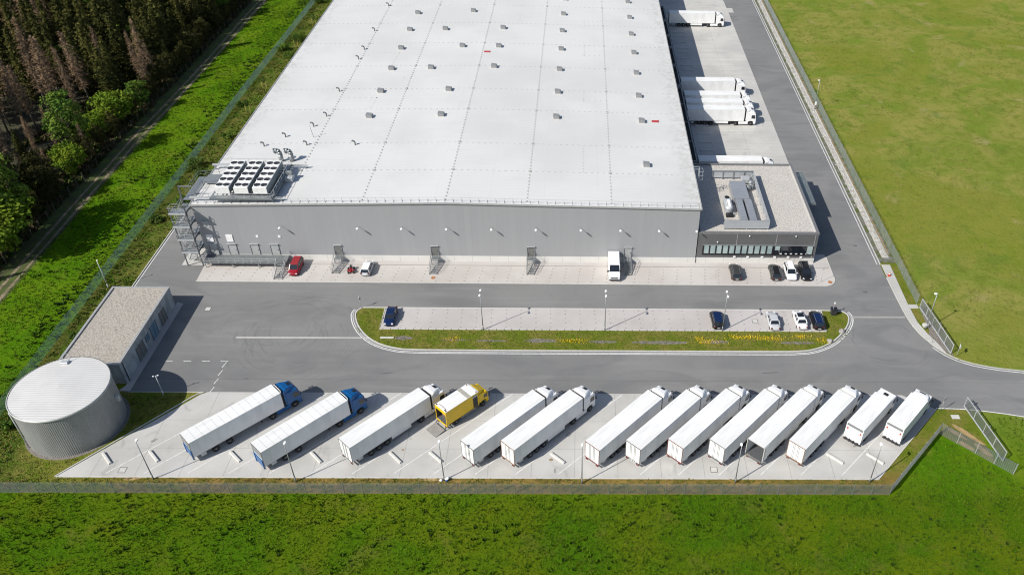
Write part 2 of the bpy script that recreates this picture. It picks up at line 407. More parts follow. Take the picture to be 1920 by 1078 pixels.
# lot kerbs
kerb(b, [(-70.9, 74.3), (-58.0, 89.6), (-57.4, 90.2), (-56.6, 90.6)], .14, 0, .12, kerb_mat)
kerb(b, [(-70.7, 74.3), (41.2, 74.25), (53.7, 87.7)], .16, 0, .10, kerb_mat)
kerb(b, [(-68.0, 90.6), (-56.6, 90.6)], .10, 0, .06, kerb_mat)
# island
isl = [(-37.1, 111.15), (-37.9, 110.2), (-37.9, 109.0), (-37.1, 106.8), (-35.8, 104.7), (-34.1, 102.9), (-32.1, 101.6), (-30.0, 100.85), (-28.0, 100.45), (-20, 100.35),
       (30, 100.4), (36.1, 100.5), (38.8, 101.2), (41.5, 102.8), (43.6, 105.0), (45.1, 107.1), (45.9, 109.2), (45.7, 110.3), (44.9, 111.0), (41.4, 111.15)]
isl = smooth_pts(isl, 1)
kerb(b, isl+[isl[0]], .2, 0, .13, kerb_mat)
kerb(b, [(-33.2, 111.1), (-33.15, 105.5), (41.2, 105.5), (41.5, 111.1)], .14, 0, .16, kerb_mat)
kerb(b, [(-78.35, 111), (-78.4, 300)], .16, 0, .12, kerb_mat)
kerb(b, [(55.62, 124.8), (55.62, 400)], .16, 0, .10, kerb_mat)
kerb(b, [(x+.1, y+.06) for x, y in nedge if y < 124 and x < 120], .14, 0, .08, kerb_mat)
o = b.build('kerbs'); o['kind'] = 'structure'
sheet('island_grass', isl, .06, grass)
sheet('island_parking_paving', [(-33.1, 105.55), (41.1, 105.55), (41.4, 111.12), (-33.1, 111.12)], .10, paver_grey)
# markings
b = MB(); z = .026
for x0 in (-64.3, -59.2, -53.3, -47.8, -42.3, -36.6, -31.0, -25.4, -19.9, -14.2, -8.7, -2.9, 2.8, 8.4, 13.7, 19.3, 25.0, 30.6, 36.3):
    t = R(45.6); y0 = 74.95; L = min((90.55-y0), (90.55-y0))/math.sin(t)
    if x0 < -60: L = 14.5
    if x0 > 33: L = min(L, 21)
    path_strip(b, [(x0, y0), (x0+L*math.cos(t), y0+L*math.sin(t))], .12, z, line_paint)
for i in range(4): path_strip(b, [(-65.2+i*2.9, 97.5), (-64.0+i*2.9, 97.5)], .11, .016, line_paint)
for i in range(4): path_strip(b, [(-55.5, 97.3-i*1.85), (-55.8, 96.1-i*1.85)], .11, .016, line_paint)
off = [(x, y) for x, y in isl]
ip = [p for p in off if p[1] < 110.3 and p[1] > 100]
ip = [p for p in isl[2:-4]]
path_strip(b, ip, .10, .016, line_paint, off=-.42)
path_strip(b, ip, .16, .0165, line_paint, off=-.72)
path_strip(b, [(-78.0, 112), (-78.0, 300)], .14, .016, line_paint)
path_strip(b, [(55.05, 124.9), (55.05, 400)], .14, .016, line_paint)
path_strip(b, [(x-.2, y-.35) for x, y in nedge if x > 57.4], .16, .016, line_paint)
path_strip(b, [(x, y+.1) for x, y in sedge], .16, .022, line_paint)
for yy in [152+k*3.3 for k in range(36)]:
    path_strip(b, [(33.0, yy), (41.5, yy)], .10, z, line_paint)
o = b.build('road_markings'); o['kind'] = 'structure'
# parking studs
b = MB(); stud = M('stud_stone', (.16, .13, .12), .8)
for k in range(44):
    x = -66.2+2.53*k
    for y in (118.9, 119.9, 120.9, 121.9, 122.8):
        xx = x+(y-119)*.12
        b.box(xx-.09, xx+.09, y-.07, y+.07, .036, .042, stud)
for k in range(29):
    x = -29.8+2.5*k
    for y in (106.1, 107.3, 108.5, 109.7, 110.6):
        xx = x-(y-106)*.05
        b.box(xx-.09, xx+.09, y-.06, y+.06, .10, .107, stud)
for k in range(60):
    x = -32.6+1.25*k; b.box(x, x+.07, 105.32, 105.66, .13, .172, stud)
o = b.build('bay_studs'); o['kind'] = 'structure'
# gutters, path, track, strips
b = MB()
path_strip(b, [(-56, 103.25), (-30.6, 103.3)], .34, .0175, gutter_mat); path_strip(b, [(46.1, 109.45), (55.6, 109.5)], .34, .0175, gutter_mat)
path_strip(b, [(-56, 103.25), (-31.2, 103.3)], .06, .021, gravel); path_strip(b, [(46.1, 109.45), (55.6, 109.5)], .12, .021, gravel)
b.box(-32.6, -30.4, 103.1, 103.5, .02, .14, gutter_mat)
o = b.build('drain_channels'); o['kind'] = 'structure'
pp = [(55.75, 124.8), (57.3, 124.8), (57.0, 113.0), (57.2, 104.5), (58.6, 101.0), (56.6, 104.3), (55.95, 107.5), (55.75, 114)]
pathp = [(55.75, 124.8), (55.7, 114.6), (56.05, 107), (57.0, 104.0), (58.3, 101.6), (59.6, 100.1), (59.0, 102.5), (58.0, 105.3), (57.3, 108.2), (57.15, 112.9), (57.4, 124.8)]
sheet('footpath', pathp, .05, path_mat)
sheet('gate_path', [(57.1, 111.8), (58.7, 111.9), (58.7, 113.0), (57.1, 113.0)], .045, path_mat)
sheet('gate_bed', [(58.0, 104.6), (59.6, 100.4), (60.6, 99.6), (60.2, 103), (59.6, 112), (58.8, 112), (58.6, 106)], .04, gravel)
b = MB()
b.add([(x, y, .03) for x, y in ((55.7, 125.4), (58.7, 125.4), (58.9, 420), (55.7, 420))], [(0, 1, 2, 3)], M('mossy_gravel', (.17, .165, .15), .95, col2=(.075, .095, .02), scale=.7))
o = b.build('drainage_strip'); o['kind'] = 'structure'
b = MB(); path_strip(b, [(57.2, 127), (57.25, 400)], 1.35, .05, gravel_pale); path_strip(b, [(57.75, 140), (57.8, 400)], .32, .056, kerb_mat)
orange_m = M('orange_gravel', (.50, .30, .10), .9)
path_strip(b, [(58.1, 128), (58.15, 400)], .10, .058, orange_m)
o = b.build('stone_channel'); o['kind'] = 'structure'
for s in (-.85, .75):
    pts = [(-101.0+s, 40), (-100.2+s, 100), (-99.9+s, 113), (-100.4+s, 134), (-100.6+s, 161), (-100.8+s, 173), (-100.2+s, 194), (-100.0+s, 222), (-100.7+s, 257), (-99.5+s, 300), (-99+s, 400)]
    b = MB(); sp = smooth_pts(pts, 2)
    n = len(sp); rr = []
    for i, p in enumerate(sp):
        w = .30+.2*mnoise.noise(Vector((p[1]*.13, s, 0)))
        rr.append(((p[0]-w, p[1]), (p[0]+w, p[1])))
    for a, c in zip(rr, rr[1:]): b.add([(*a[0], .02), (*a[1], .02), (*c[1], .02), (*c[0], .02)], [(0, 1, 2, 3)], dirt)
    o = b.build('dirt_track'); o['kind'] = 'structure'
trackbed = M('track_bed', (.07, .10, .015), .95, col2=(.05, .055, .02), scale=.5)
sheet('track_verge', [(-104, 40), (-98.6, 40), (-98.4, 113), (-98.9, 150), (-99.0, 200), (-98.8, 257), (-97.5, 400), (-104, 400)], .008, trackbed)
sheet('tank_gravel_bed', arc(-72.3, 84.05, 6.85, 0, 360, 40)[:-1], .012, gravel)
sheet('shed_apron', [(-68.9, 92.0), (-69.5, 90.75), (-67.75, 90.75), (-67.7, 111.9), (-68.9, 112.3)], .05, paver_grey)
sheet('shed_rear_strip', [(-79.2, 92), (-78.2, 92), (-78.2, 111.6), (-79.2, 111.6)], .03, gravel)
sheet('stair_pad', [(-72.2, 123.1), (-68.0, 123.1), (-68.0, 129), (-72.4, 128.0)], .05, lot_conc)
b = MB()   # gravel beds in the island swale
for x0, x1, y0, w in ((-30.2, -27.4, 103.3, .8), (-17, -12, 102.7, .35), (-9, -3.8, 102.8, .75), (1.5, 6.0, 102.6, .5), (8.5, 17.5, 102.5, .65), (19.8, 24.5, 102.7, .6), (33, 38.5, 102.6, .5), (-22.5, -18, 102.9, .25)):
    n = 14; up = []; dn = []
    for i in range(n+1):
        t = i/n; x = x0+(x1-x0)*t; ww = w*math.sin(math.pi*min(max(t, .04), .96))**.4*(.8+.5*mnoise.noise(Vector((x*1.3, 3, 0))))
        up.append((x, y0+ww*.8, .066)); dn.append((x, y0-ww*.8, .066))
    poly = dn+up[::-1]
    b.add(poly, [tuple(range(len(poly)))], gravel)
o = b.build('gravel_beds'); o['kind'] = 'structure'
# bare earth by the south gate, exposed soil
sand = M('bare_soil', (.42, .28, .13), .95, col2=(.27, .20, .09), scale=1.5)
b = MB()
for cx, cy, L, w, a in ((56.6, 82.6, 2.6, .45, -52), (55.0, 82.8, 1.6, .35, -50), (57.8, 79.6, 1.5, .5, -55), (55.6, 80.5, 1.2, .4, -45), (-60.5, 74.0, 1.2, .25, 3), (-20, 74.0, 1.8, .2, 0)):
    pts = []
    for i in range(18):
        t = 2*math.pi*i/18; k = 1+.3*mnoise.noise(Vector((math.cos(t)*1.5+cx, math.sin(t)*1.5, 1)))
        u, v = L*math.cos(t)*k, w*math.sin(t)*k
        pts.append((cx+u*math.cos(R(a))-v*math.sin(R(a)), cy+u*math.sin(R(a))+v*math.cos(R(a)), .014))
    b.add(pts, [tuple(range(18))], sand)
o = b.build('soil_patches'); o['kind'] = 'structure'
oil = M('oil_stain', (.30, .295, .28), .7, col2=(.20, .195, .19), scale=2); brown_st = M('brown_stain', (.30, .22, .14), .8, scale=3); patch_m = M('asphalt_patch', (.125, .125, .128), .85, scale=2)
b = MB(); rs = random.Random(9)
def blob(cx, cy, L, w, a, z, m):
    pts = []
    for i in range(16):
        t = 2*math.pi*i/16; k = 1+.45*mnoise.noise(Vector((math.cos(t)*1.7+cx, math.sin(t)*1.7+cy, 1)))
        u, v = L*math.cos(t)*k, w*math.sin(t)*k
        pts.append((cx+u*math.cos(R(a))-v*math.sin(R(a)), cy+u*math.sin(R(a))+v*math.cos(R(a)), z))
    b.add(pts, [tuple(range(16))], m)
for cx, cy, L, w, a in ((-48.9, 86.3, .55, .22, 40), (-3.9, 77.6, .4, .3, 10), (-3.3, 75.6, .5, .22, 95), (-31.8, 79.5, .7, .3, 50), (-13.6, 83.8, .8, .3, 48), (-1.5, 82.3, .6, .4, 45), (32.9, 78.9, .8, .3, 47), (39.5, 80.4, .5, .25, 50), (-60.2, 80.9, .6, .3, 45), (-24.8, 79.3, .25, .2, 0), (-44.0, 80.2, .4, .2, 60)):
    blob(cx, cy, L*.8, w*.8, a, .0225, brown_st if (cx, cy) in ((-3.9, 77.6), (-24.8, 79.3)) else oil)
for cx, cy, L, w, a in ((-51.3, 93.6, .4, .15, 20), (-29.9, 95.0, 1.2, .12, 8), (30.0, 95.5, 1.6, .1, 5), (50.6, 116.5, .5, .3, 10), (52.5, 131, .4, .3, 0)):
    blob(cx, cy, L, w, a, .0145, patch_m)
o = b.build('pavement_stains'); o['kind'] = 'structure'
b = MB()   # manhole and inspection covers
rustc = M('rusty_iron', (.38, .17, .07), .8); ironc = M('iron_cover', (.10, .095, .09), .7)
for (x, y, s) in ((-26.3, 119.8, 0), (27.6, 120.2, 0), (45.0, 119.3, 0)):
    b.lathe([(.42, .0), (.42, .012)], rustc, (x, y, .036), 20)
for (x, y, zz) in ((-63.1, 110.6, .012), (18.7, 75.9, .02), (29.6, 108.1, .10), (-62.3, 75.5, .02), (57.8, 103.4, .052)):
    b.box(x-.5, x+.5, y-.5, y+.5, zz, zz+.008, ironc); b.box(x-.42, x+.42, y-.42, y+.42, zz+.008, zz+.012, kerb_mat)
for (x, y) in ((56.0, 86.1), (61.5, 92)):
    if y < 90: b.box(x-.6, x+.6, y-.4, y+.4, 0, .06, kerb_mat)
o = b.build('inspection_covers'); o['kind'] = 'structure'

# ---------------------------------------------------------------- warehouse
HX0, HX1, HY0, HY1, ZE, ZR, HXR = -68.0, 21.15, 125.0, 300.0, 11.65, 12.5, -23.8
def zr(x): return ZR-(ZR-ZE)*abs(x-HXR)/(HXR-HX0 if x < HXR else HX1-HXR)
hall = thing('warehouse', 'huge light grey metal-clad warehouse with a white roof in the middle of the site', 'warehouse', (0, 0, 0))
b = MB()
prof = [(HX0, ZE), (HXR, ZR), (HX1, ZE)]
b.loft([[(HX0, y, 1.2), (HX1, y, 1.2), (HX1, y, ZE-.05), (HXR, y, ZR-.05), (HX0, y, ZE-.05)] for y in (HY0, HY1)], wallm)
b.build('wall', hall)
b = MB(); b.box(HX0-.03, HX1+.03, HY0-.06, HY1+.05, 0, 1.2, plinth_mat); b.build('plinth', hall)
b = MB()
b.loft([[(HX0-.15, y, ZE-.02), (HXR, y, ZR-.02), (HX1+.15, y, ZE-.02), (HX1+.15, y, ZE+.06), (HXR, y, ZR+.06), (HX0-.15, y, ZE+.06)] for y in (HY0-.12, HY1+.1)], roofm)
b.build('roof', hall)
b = MB()
b.bar((HX0-.2, HY0-.2, ZE), (HXR, HY0-.2, ZR), .12, .28, coping); b.bar((HXR, HY0-.2, ZR), (HX1+.2, HY0-.2, ZE), .12, .28, coping)
b.bar((HX0-.24, HY0-.2, ZE), (HX0-.24, HY1, ZE), .16, .3, coping); b.bar((HX1+.24, HY0-.2, ZE), (HX1+.24, HY1, ZE), .16, .3, coping)
b.build('coping', hall)
b = MB()   # edge guard rail
for i in range(60):
    x = -67.0+i*1.49
    b.bar((x, HY0+.25, zr(x)+.06), (x, HY0+.25, zr(x)+.95), .035, .035, galv)
    b.bar((x, HY0+.25, zr(x)+.1), (x, HY0+.95, zr(x)+.1), .04, .04, galv)
    if i < 59:
        x2 = x+1.49
        for h in (.95,): b.bar((x, HY0+.25, zr(x)+h), (x2, HY0+.25, zr(x2)+h), .035, .035, galv_light)
b.build('guard_rail', hall)
cable_m = M('cable_block', (.42, .42, .415), .8)
for x, y0 in ((-51.9, 138.5), (-38.4, 126.0), (-23.8, 126), (-9.5, 126), (5.4, 126)):
    b = MB(); y = y0
    while y < 290:
        b.box(x-.10, x+.10, y-.15, y+.15, zr(x)+.06, zr(x)+.17, cable_m); y += 1.15
    b.build('lightning_cable', hall)['kind'] = 'stuff'
for y in (136.6, 147.4, 162.4, 172.6, 185.2, 199.2, 212.9, 226.4, 240, 254):
    b = MB(); x = -66.0 if y > 137 else -52
    while x < 19.5:
        b.box(x-.16, x+.16, y-.05, y+.05, zr(x)+.06, zr(x)+.13, cable_m); x += 1.15
    for xx in (-51.9, -38.4, -23.8, -9.5, 5.4): b.box(xx-.25, xx+.25, y-.2, y+.2, zr(xx)+.06, zr(xx)+.2, cable_m)
    b.build('lightning_cable', hall)['kind'] = 'stuff'
b = MB()
for (xa, ya, xb, yb) in ((-40, 178.5, -38.4, 178.5), (-50, 168, -44, 168), (-44, 168, -44.3, 163), (-49, 193, -43.5, 193), (-43.5, 193, -44, 186), (0.5, 168, 5.4, 168), (.5, 168, .5, 173), (.6, 193, 5.4, 193), (.6, 193, .6, 199), (.6, 216, 5, 216), (.6, 213, .6, 216), (.4, 137, .4, 147)):
    L = math.hypot(xb-xa, yb-ya); n = max(int(L/1.1), 1)
    for i in range(n+1):
        x = xa+(xb-xa)*i/n; y = ya+(yb-ya)*i/n; b.box(x-.1, x+.1, y-.08, y+.08, zr(x)+.06, zr(x)+.12, cable_m)
b.build('lightning_cable', hall)['kind'] = 'stuff'
# roof vents
vb = MB(); vb.box(-.66, .56, -.55, .55, 0, .3, M('vent_curb', (.40, .40, .40), .6)); vb.loft([[(-.68, -.62, .3), (.62, -.62, .3), (.62, .62, .3), (-.68, .62, .3)], [(-.68, -.62, .8), (.5, -.62, .66), (.5, .62, .66), (-.68, .62, .8)]], M('vent_grey', (.29, .295, .295), .6, .1))
vent0 = None
for x, y in ((-43.2, 219.9), (-43.3, 207.7), (-34.4, 208.1), (-43.4, 195.5), (-43.5, 183.2), (-34.5, 183.6), (-43.6, 170.9), (-28.9, 171.6), (-43.6, 158.7), (-28.9, 159.2),
             (-4.7, 232.1), (12.7, 231.4), (-28.7, 221.2), (-4.8, 220.3), (12.7, 219.2), (-19.9, 209.0), (-4.9, 208.1), (12.6, 207.2), (-28.8, 196.7), (-20.0, 196.8), (-4.9, 196.0), (12.7, 195.0),
             (-20.1, 184.4), (-5.0, 183.7), (12.7, 182.9), (-5.1, 171.4), (12.6, 170.5), (-5.1, 159.1), (12.6, 158.3), (12.5, 139.8)):
    if vent0 is None: vent0 = vb.build('roof_vent', hall)
    else: link('roof_vent', vent0.data, hall)
    C.objects[-1].location = (x, y, zr(x)+.05)
pv = MB(); pv.tube((0, 0, 0), (0, 0, .7), .13, galv_dark, n=8); pv.tube((0, 0, .7), (-.35, 0, .95), .14, galv_dark, n=8); pv.tube((-.35, 0, .95), (-.55, 0, .8), .16, galv_dark, n=8)
pv0 = None
for x, y in ((-52.1, 225.9), (-52.2, 207.4), (-52.3, 195.3), (-52.4, 189.3), (-52.8, 171.4), (-52.6, 159.2), (-54.1, 154.6), (-58.5, 150.1), (-61.6, 146.3), (-53.4, 146.6), (-44.0, 146.6)):
    if pv0 is None: pv0 = pv.build('vent_pipe', hall)
    else: link('vent_pipe', pv0.data, hall)
    C.objects[-1].location = (x, y, zr(x)+.05)
b = MB(); b.tube((-52.9, 149.9, 12), (-53.3, 149.9, 14.6), .05, galv); b.build('lightning_rod', hall)
for x, y in ((-22.6, 193.6), (15.4, 158.8)):
    b = MB(); b.box(-.75, .75, -.5, .5, .06, .1, red_mat); o = b.build('red_roof_mat', hall, (x, y, zr(x)))
# front wall lamps
wl = MB(); wl.tube((0, 0, 0), (0, -.9, .18), .035, galv_light); wl.loft([[(-.13, -.75, .14), (.13, -.75, .14), (.13, -.75, .24), (-.13, -.75, .24)], [(-.2, -1.15, .16), (.2, -1.15, .16), (.2, -1.15, .3), (-.2, -1.15, .3)], [(-.1, -1.4, .18), (.1, -1.4, .18), (.1, -1.4, .26), (-.1, -1.4, .26)]], white_paint)
wl0 = None
for x in (-67.4, -53.25, -39.55, -31.78, -23.83, -15.85, -7.95, .05, 7.12, 14.0, 20.7):
    if wl0 is None: wl0 = wl.build('wall_lamp', hall)
    else: link('wall_lamp', wl0.data, hall)
    C.objects[-1].location = (x, HY0, 7.45)
def wall_door(parent, x0, x1, z0, z1, m, hood=True, y=HY0):
    b = MB(); b.box(x0, x1, y-.06, y+.02, z0, z1, m); d = b.build('door', parent)
    b = MB(); b.box(x0-.08, x0, y-.10, y, z0, z1, galv_dark); b.box(x1, x1+.08, y-.10, y, z0, z1, galv); b.box(x0-.08, x1+.08, y-.10, y, z1, z1+.08, galv); b.build('door_frame', d)
    b = MB(); b.box(x1-.2, x1-.08, y-.12, y-.06, (z0+z1)/2-.1, (z0+z1)/2, black_plastic); b.build('handle', d)
    if hood:
        b = MB(); b.box(x0-.12, x1+.12, y-.32, y-.1, z1+.1, z1+.15, galv_light); b.build('door_hood', d)
for xc, dm in ((-44.0, door_dark), (-26.5, door_dark), (-9.0, door_dark), (8.7, door_grey)): wall_door(hall, xc-.62, xc+.62, 1.25, 3.35, dm)
for xc in (-66.4, -63.0, -59.0, -55.4): wall_door(hall, xc-.68, xc+.68, 1.25, 3.45, door_grey)
b = MB(); b.box(-67.0, -65.9, HY0-.05, HY0+.02, 6.9, 8.3, door_grey); w = b.build('hatch_door', hall)
b = MB(); b.box(-67.1, -65.8, HY0-.4, HY0-.05, 8.32, 8.4, galv_light); b.build('door_hood', w)
for x0 in (-67.1, -63.6):
    b = MB()
    for i in range(4): b.box(x0, x0+1.15, HY0-.12+.02*(i % 2), HY0, 4.0+i*.37, 4.34+i*.37, white_paint)
    b.build('louvre', hall)
for x0 in (-58.0, -54.05):
    b = MB(); b.box(x0-.22, x0+.22, HY0-.08, HY0, 4.95, 5.4, white_paint); b.build('wall_box', hall)
# dock shelters on the east wall
pods = [(12, 37), (39, 66), (68, 88), (89, 121), (123, 159), (163, 302)]
for i, (p0, p1) in enumerate(pods):
    xr = 24.4
    yb = V(1260 if p0 < 120 else 1282, p0, 5).y; ya = V(1262 if p1 < 200 else 1306, p1, 5).y
    b = MB(); n = max(1, round((yb-ya)/9.0))
    b.box(HX1+.05, xr, ya, yb, 0, 4.4, dock_dark)
    o = b.build('dock_shelter', hall)
    b = MB()
    b.box(xr-.22, xr, ya, yb, 4.4, 5.0, dock_rim); b.box(HX1+.05, xr-.22, ya, ya+.2, 4.4, 5.0, dock_rim); b.box(HX1+.05, xr-.22, yb-.2, yb, 4.4, 5.0, dock_rim)
    for k in range(1, n): b.box(HX1+.05, xr-.22, ya+(yb-ya)*k/n-.06, ya+(yb-ya)*k/n+.06, 4.4, 4.9, dock_rim)
    b.build('rim', o)
    b = MB(); nd = max(1, round((yb-ya)/4.1))
    for k in range(nd):
        yc = ya+(yb-ya)*(k+.5)/nd
        b.box(xr, xr+.35, yc-1.55, yc+1.55, .9, 4.3, black_plastic)
        for q in (-1.1, .8): b.box(xr+.35, xr+.5, yc+q, yc+q+.3, .9, 1.3, rubber)
    b.build('dock_seal', o)
# inside guides of the yard
gb = MB(); gb.box(-1.6, 1.6, -.33, .33, 0, .14, concrete_block, .03)
gl = [62, 69, 80, 91, 99, 110, 123, 132]+[236, 251, 266.5, 282]
g0 = None; names = ['first', 'second', 'third', 'fourth', 'fifth', 'sixth', 'seventh', 'eighth', 'ninth', 'tenth', 'eleventh', 'twelfth']
for i, py in enumerate(gl):
    y = V(1290, py).y; o = link('wheel_guide', g0.data) if g0 else gb.build('wheel_guide')
    g0 = g0 or o; o.location = (28.6, y, .02)
    tag(o, names[i]+' low concrete wheel guide counted from the far end of the shaded loading yard', 'wheel guide', 'wheel guides on the loading yard floor')

# chiller platform + units on the roof
plat = thing('equipment_platform', 'grey steel platform on short posts carrying the cooling units on the roof', 'platform', (0, 0, 0))
b = MB(); PX0, PX1, PY0, PY1, PZ = -64.4, -53.6, 124.9, 137.2, 13.0
for y in [PY0+.1+k*1.0 for k in range(13)]: b.bar((PX0, y, PZ-.12), (PX1, y, PZ-.12), .12, .2, galv)
for x in (PX0, -62.0, -59.2, -56.4, PX1): b.bar((x, PY0, PZ-.2), (x, PY1, PZ-.2), .14, .22, galv)
b.build('floor_beams', plat)
b = MB()
b.box(PX0, PX1, PY0, PY0+1.1, PZ, PZ+.05, galv); b.box(PX1-.9, PX1, PY0+1.1, PY1, PZ, PZ+.05, galv)
b.build('walkway', plat)
b = MB()
b.bar((-68.3, 125.9, 12.6), (-52.2, 125.9, 12.6), .22, .34, galv_light); b.build('support_beam', plat); b = MB(); b.bar((-68.3, 137.4, 12.7), (-50.8, 137.4, 12.7), .22, .34, galv_light); b.build('support_beam', plat)
for x, y in ((-67.9, 125.9), (-52.4, 125.9), (-67.9, 137.4), (-51.2, 137.4), (-60, 137.4), (-60, 125.9)): b = MB(); b.bar((x, y, zr(x)), (x, y, 12.45), .2, .2, galv); b.build('post', plat)
b = MB()
def rail(b, pts, h=1.05, m=galv_light, st=1.5, mid=True):
    for p, q in zip(pts, pts[1:]):
        p, q = Vector(p), Vector(q); L = (q-p).length; n = max(1, round(L/st)); up = Vector((0, 0, h))
        b.bar(p+up, q+up, .05, .05, m)
        if mid: b.bar(p+up*.5, q+up*.5, .035, .035, m)
        for i in range(n+1): s = p.lerp(q, i/n); b.bar(s, s+up, .045, .045, m)
rail(b, [(PX0, PY0, PZ), (PX1, PY0, PZ), (PX1, PY1, PZ), (PX0, PY1, PZ)])
b.build('railing', plat)
def chiller(x, lab):
    t = thing('chiller', lab, 'cooling unit', (x, 125.95, PZ), 0, 'cooling units on the roof platform')
    L = 9.7; b = MB(); b.box(-1.22, 1.22, 0, L, .35, 1.62, M('chiller_white', (.78, .78, .77), .45) if 'chiller_white' not in MATS else MATS['chiller_white'], .02); b.build('housing', t)
    b = MB(); b.box(1.221, 1.26, .1, L-.1, .4, 1.5, M('coil_grey', (.22, .25, .27), .5, .3) if 'coil_grey' not in MATS else MATS['coil_grey']); b.box(-1.26, -1.221, .1, L-.1, .4, 1.5, MATS['coil_grey']); b.build('coil', t)
    for k in range(5):
        for s in (-.6, .6):
            y = L*(k+.5)/5; b = MB()
            n = 20; ring = lambda r, z: [(s+r*math.cos(2*math.pi*i/n), y+r*math.sin(2*math.pi*i/n), z) for i in range(n)]
            b.loft([ring(.68, 1.62), ring(.66, 1.69), ring(.60, 1.69), ring(.60, 1.64)], MATS['chiller_white'], False, True)
            b.add(ring(.60, 1.64), [tuple(range(n))], black_plastic)
            for a in range(5):
                t0 = a*2*math.pi/5+.3*k; b.add([(s, y, 1.67), (s+.55*math.cos(t0), y+.55*math.sin(t0), 1.65), (s+.55*math.cos(t0+.3), y+.55*math.sin(t0+.3), 1.67)], [(0, 1, 2)], galv_dark)
            b.build('fan', t)
    for y in (.3, L/2, L-.3):
        for s in (-1.1, 1.1): b = MB(); b.box(s-.06, s+.06, y-.06, y+.06, .0, .35, galv); b.build('foot', t)
chiller(-62.3, 'left white box cooling unit with ten black fans nearest the escape stair')
chiller(-59.05, 'middle white box cooling unit with ten black fans between the two others')
chiller(-55.8, 'right white box cooling unit with ten black fans beside the platform railing')
for i, (x, y, lab) in enumerate(((-56.5, 140.3, 'left of two bent steel exhaust hoods behind the cooling units'), (-54.5, 140.3, 'right of two bent steel exhaust hoods behind the cooling units'))):
    t = thing('exhaust_hood', lab, 'exhaust hood', (x, y, zr(x)+.06), 0, 'exhaust hoods behind the cooling units')
    b = MB(); pts = [(0, 0, 0), (0, 0, 1.5), (-.1, .05, 1.95), (-.4, .1, 2.2), (-.8, .1, 2.15)]
    for p, q in zip(pts, pts[1:]): b.tube(p, q, .42, galv, n=14)
    b.build('duct', t); b = MB(); b.tube((-.78, .1, 2.16), (-.98, .1, 2.05), .5, galv, .58, n=14); b.build('mouth', t)
t = thing('roof_duct_box', 'small grey duct box standing on the roof beside the platform stair', 'duct box', (-52.9, 133.0, zr(-53)+.06))
b = MB(); b.box(-.7, .7, -.8, .8, 0, 1.0, galv_light, .03); b.build('casing', t); b = MB(); b.box(-.55, .45, .1, .8, 1.0, 1.7, galv, .03); b.build('cowl', t)
# platform front beams & walkway at the wall foot
def stairs(b, x0, x1, ytop, ztop, ybot, zbot, n, m=galv, dirn='y'):
    for i in range(n):
        t = (i+.5)/n; y = ytop+(ybot-ytop)*t; z_ = ztop+(zbot-ztop)*(i+1)/(n+1)
        b.box(x0, x1, y-.12, y+.12, z_-.03, z_, m)
    for x in (x0, x1): b.bar((x, ytop, ztop-.1), (x, ybot, zbot+.05), .05, .2, m)
def door_stair(xc, lab):
    t = thing('metal_stair', lab, 'metal stair', (xc, 0, 0), 0, 'metal stairs in front of the warehouse doors')
    b = MB(); b.box(-.68, .68, 123.75, 124.9, 1.12, 1.18, galv); b.build('landing', t)
    b = MB(); stairs(b, -.62, .62, 123.8, 1.18, 120.8, .04, 7); b.build('flight', t)
    b = MB()
    for s in (-.66, .66):
        rail(b, [(s, 124.8, 1.18), (s, 123.75, 1.18), (s, 120.85, .1)], 1.0, galv)
    b.build('railing', t)
    for s in (-.62, .62): b = MB(); b.bar((s, 123.9, .04), (s, 123.9, 1.12), .08, .08, galv); b.build('support', t)
door_stair(-44.0, 'metal stair at a dark door between the red car and the quad bike')
door_stair(-26.5, 'metal stair at a dark door, second from the left, near a round rusty cover')
door_stair(-9.0, 'metal stair at a dark door, third from the left, with no vehicle beside it')
door_stair(8.6, 'metal stair at a light grey door beside the white van')
t = thing('loading_walkway', 'long grey steel walkway with railing below the four doors beside the escape stair', 'walkway', (0, 0, 0))
b = MB(); b.box(-67.9, -53.0, 122.2, 124.9, 1.1, 1.18, galv)
for k in range(18): b.box(-67.9, -53.0, 122.2+.15*k, 122.24+.15*k, 1.18, 1.2, galv_dark)
b.build('deck', t)
b = MB(); rail(b, [(-67.9, 124.8, 1.18), (-67.9, 122.2, 1.18), (-54.5, 122.2, 1.18)]); rail(b, [(-53.0, 124.8, 1.18), (-53.0, 122.2, 1.18), (-53.0, 119.0, .1)]); rail(b, [(-54.5, 122.2, 1.18), (-54.5, 119.0, .1)])
b.build('railing', t)
b = MB(); stairs(b, -54.45, -53.05, 122.2, 1.18, 119.0, .04, 8); b.build('flight', t)
for x in (-67.5, -62.7, -58, -54):
    b = MB(); b.bar((x, 122.4, 0), (x, 122.4, 1.1), .1, .1, galv); b.bar((x, 122.4, .1), (x, 123.6, 1.0), .06, .06, galv); b.build('support', t)
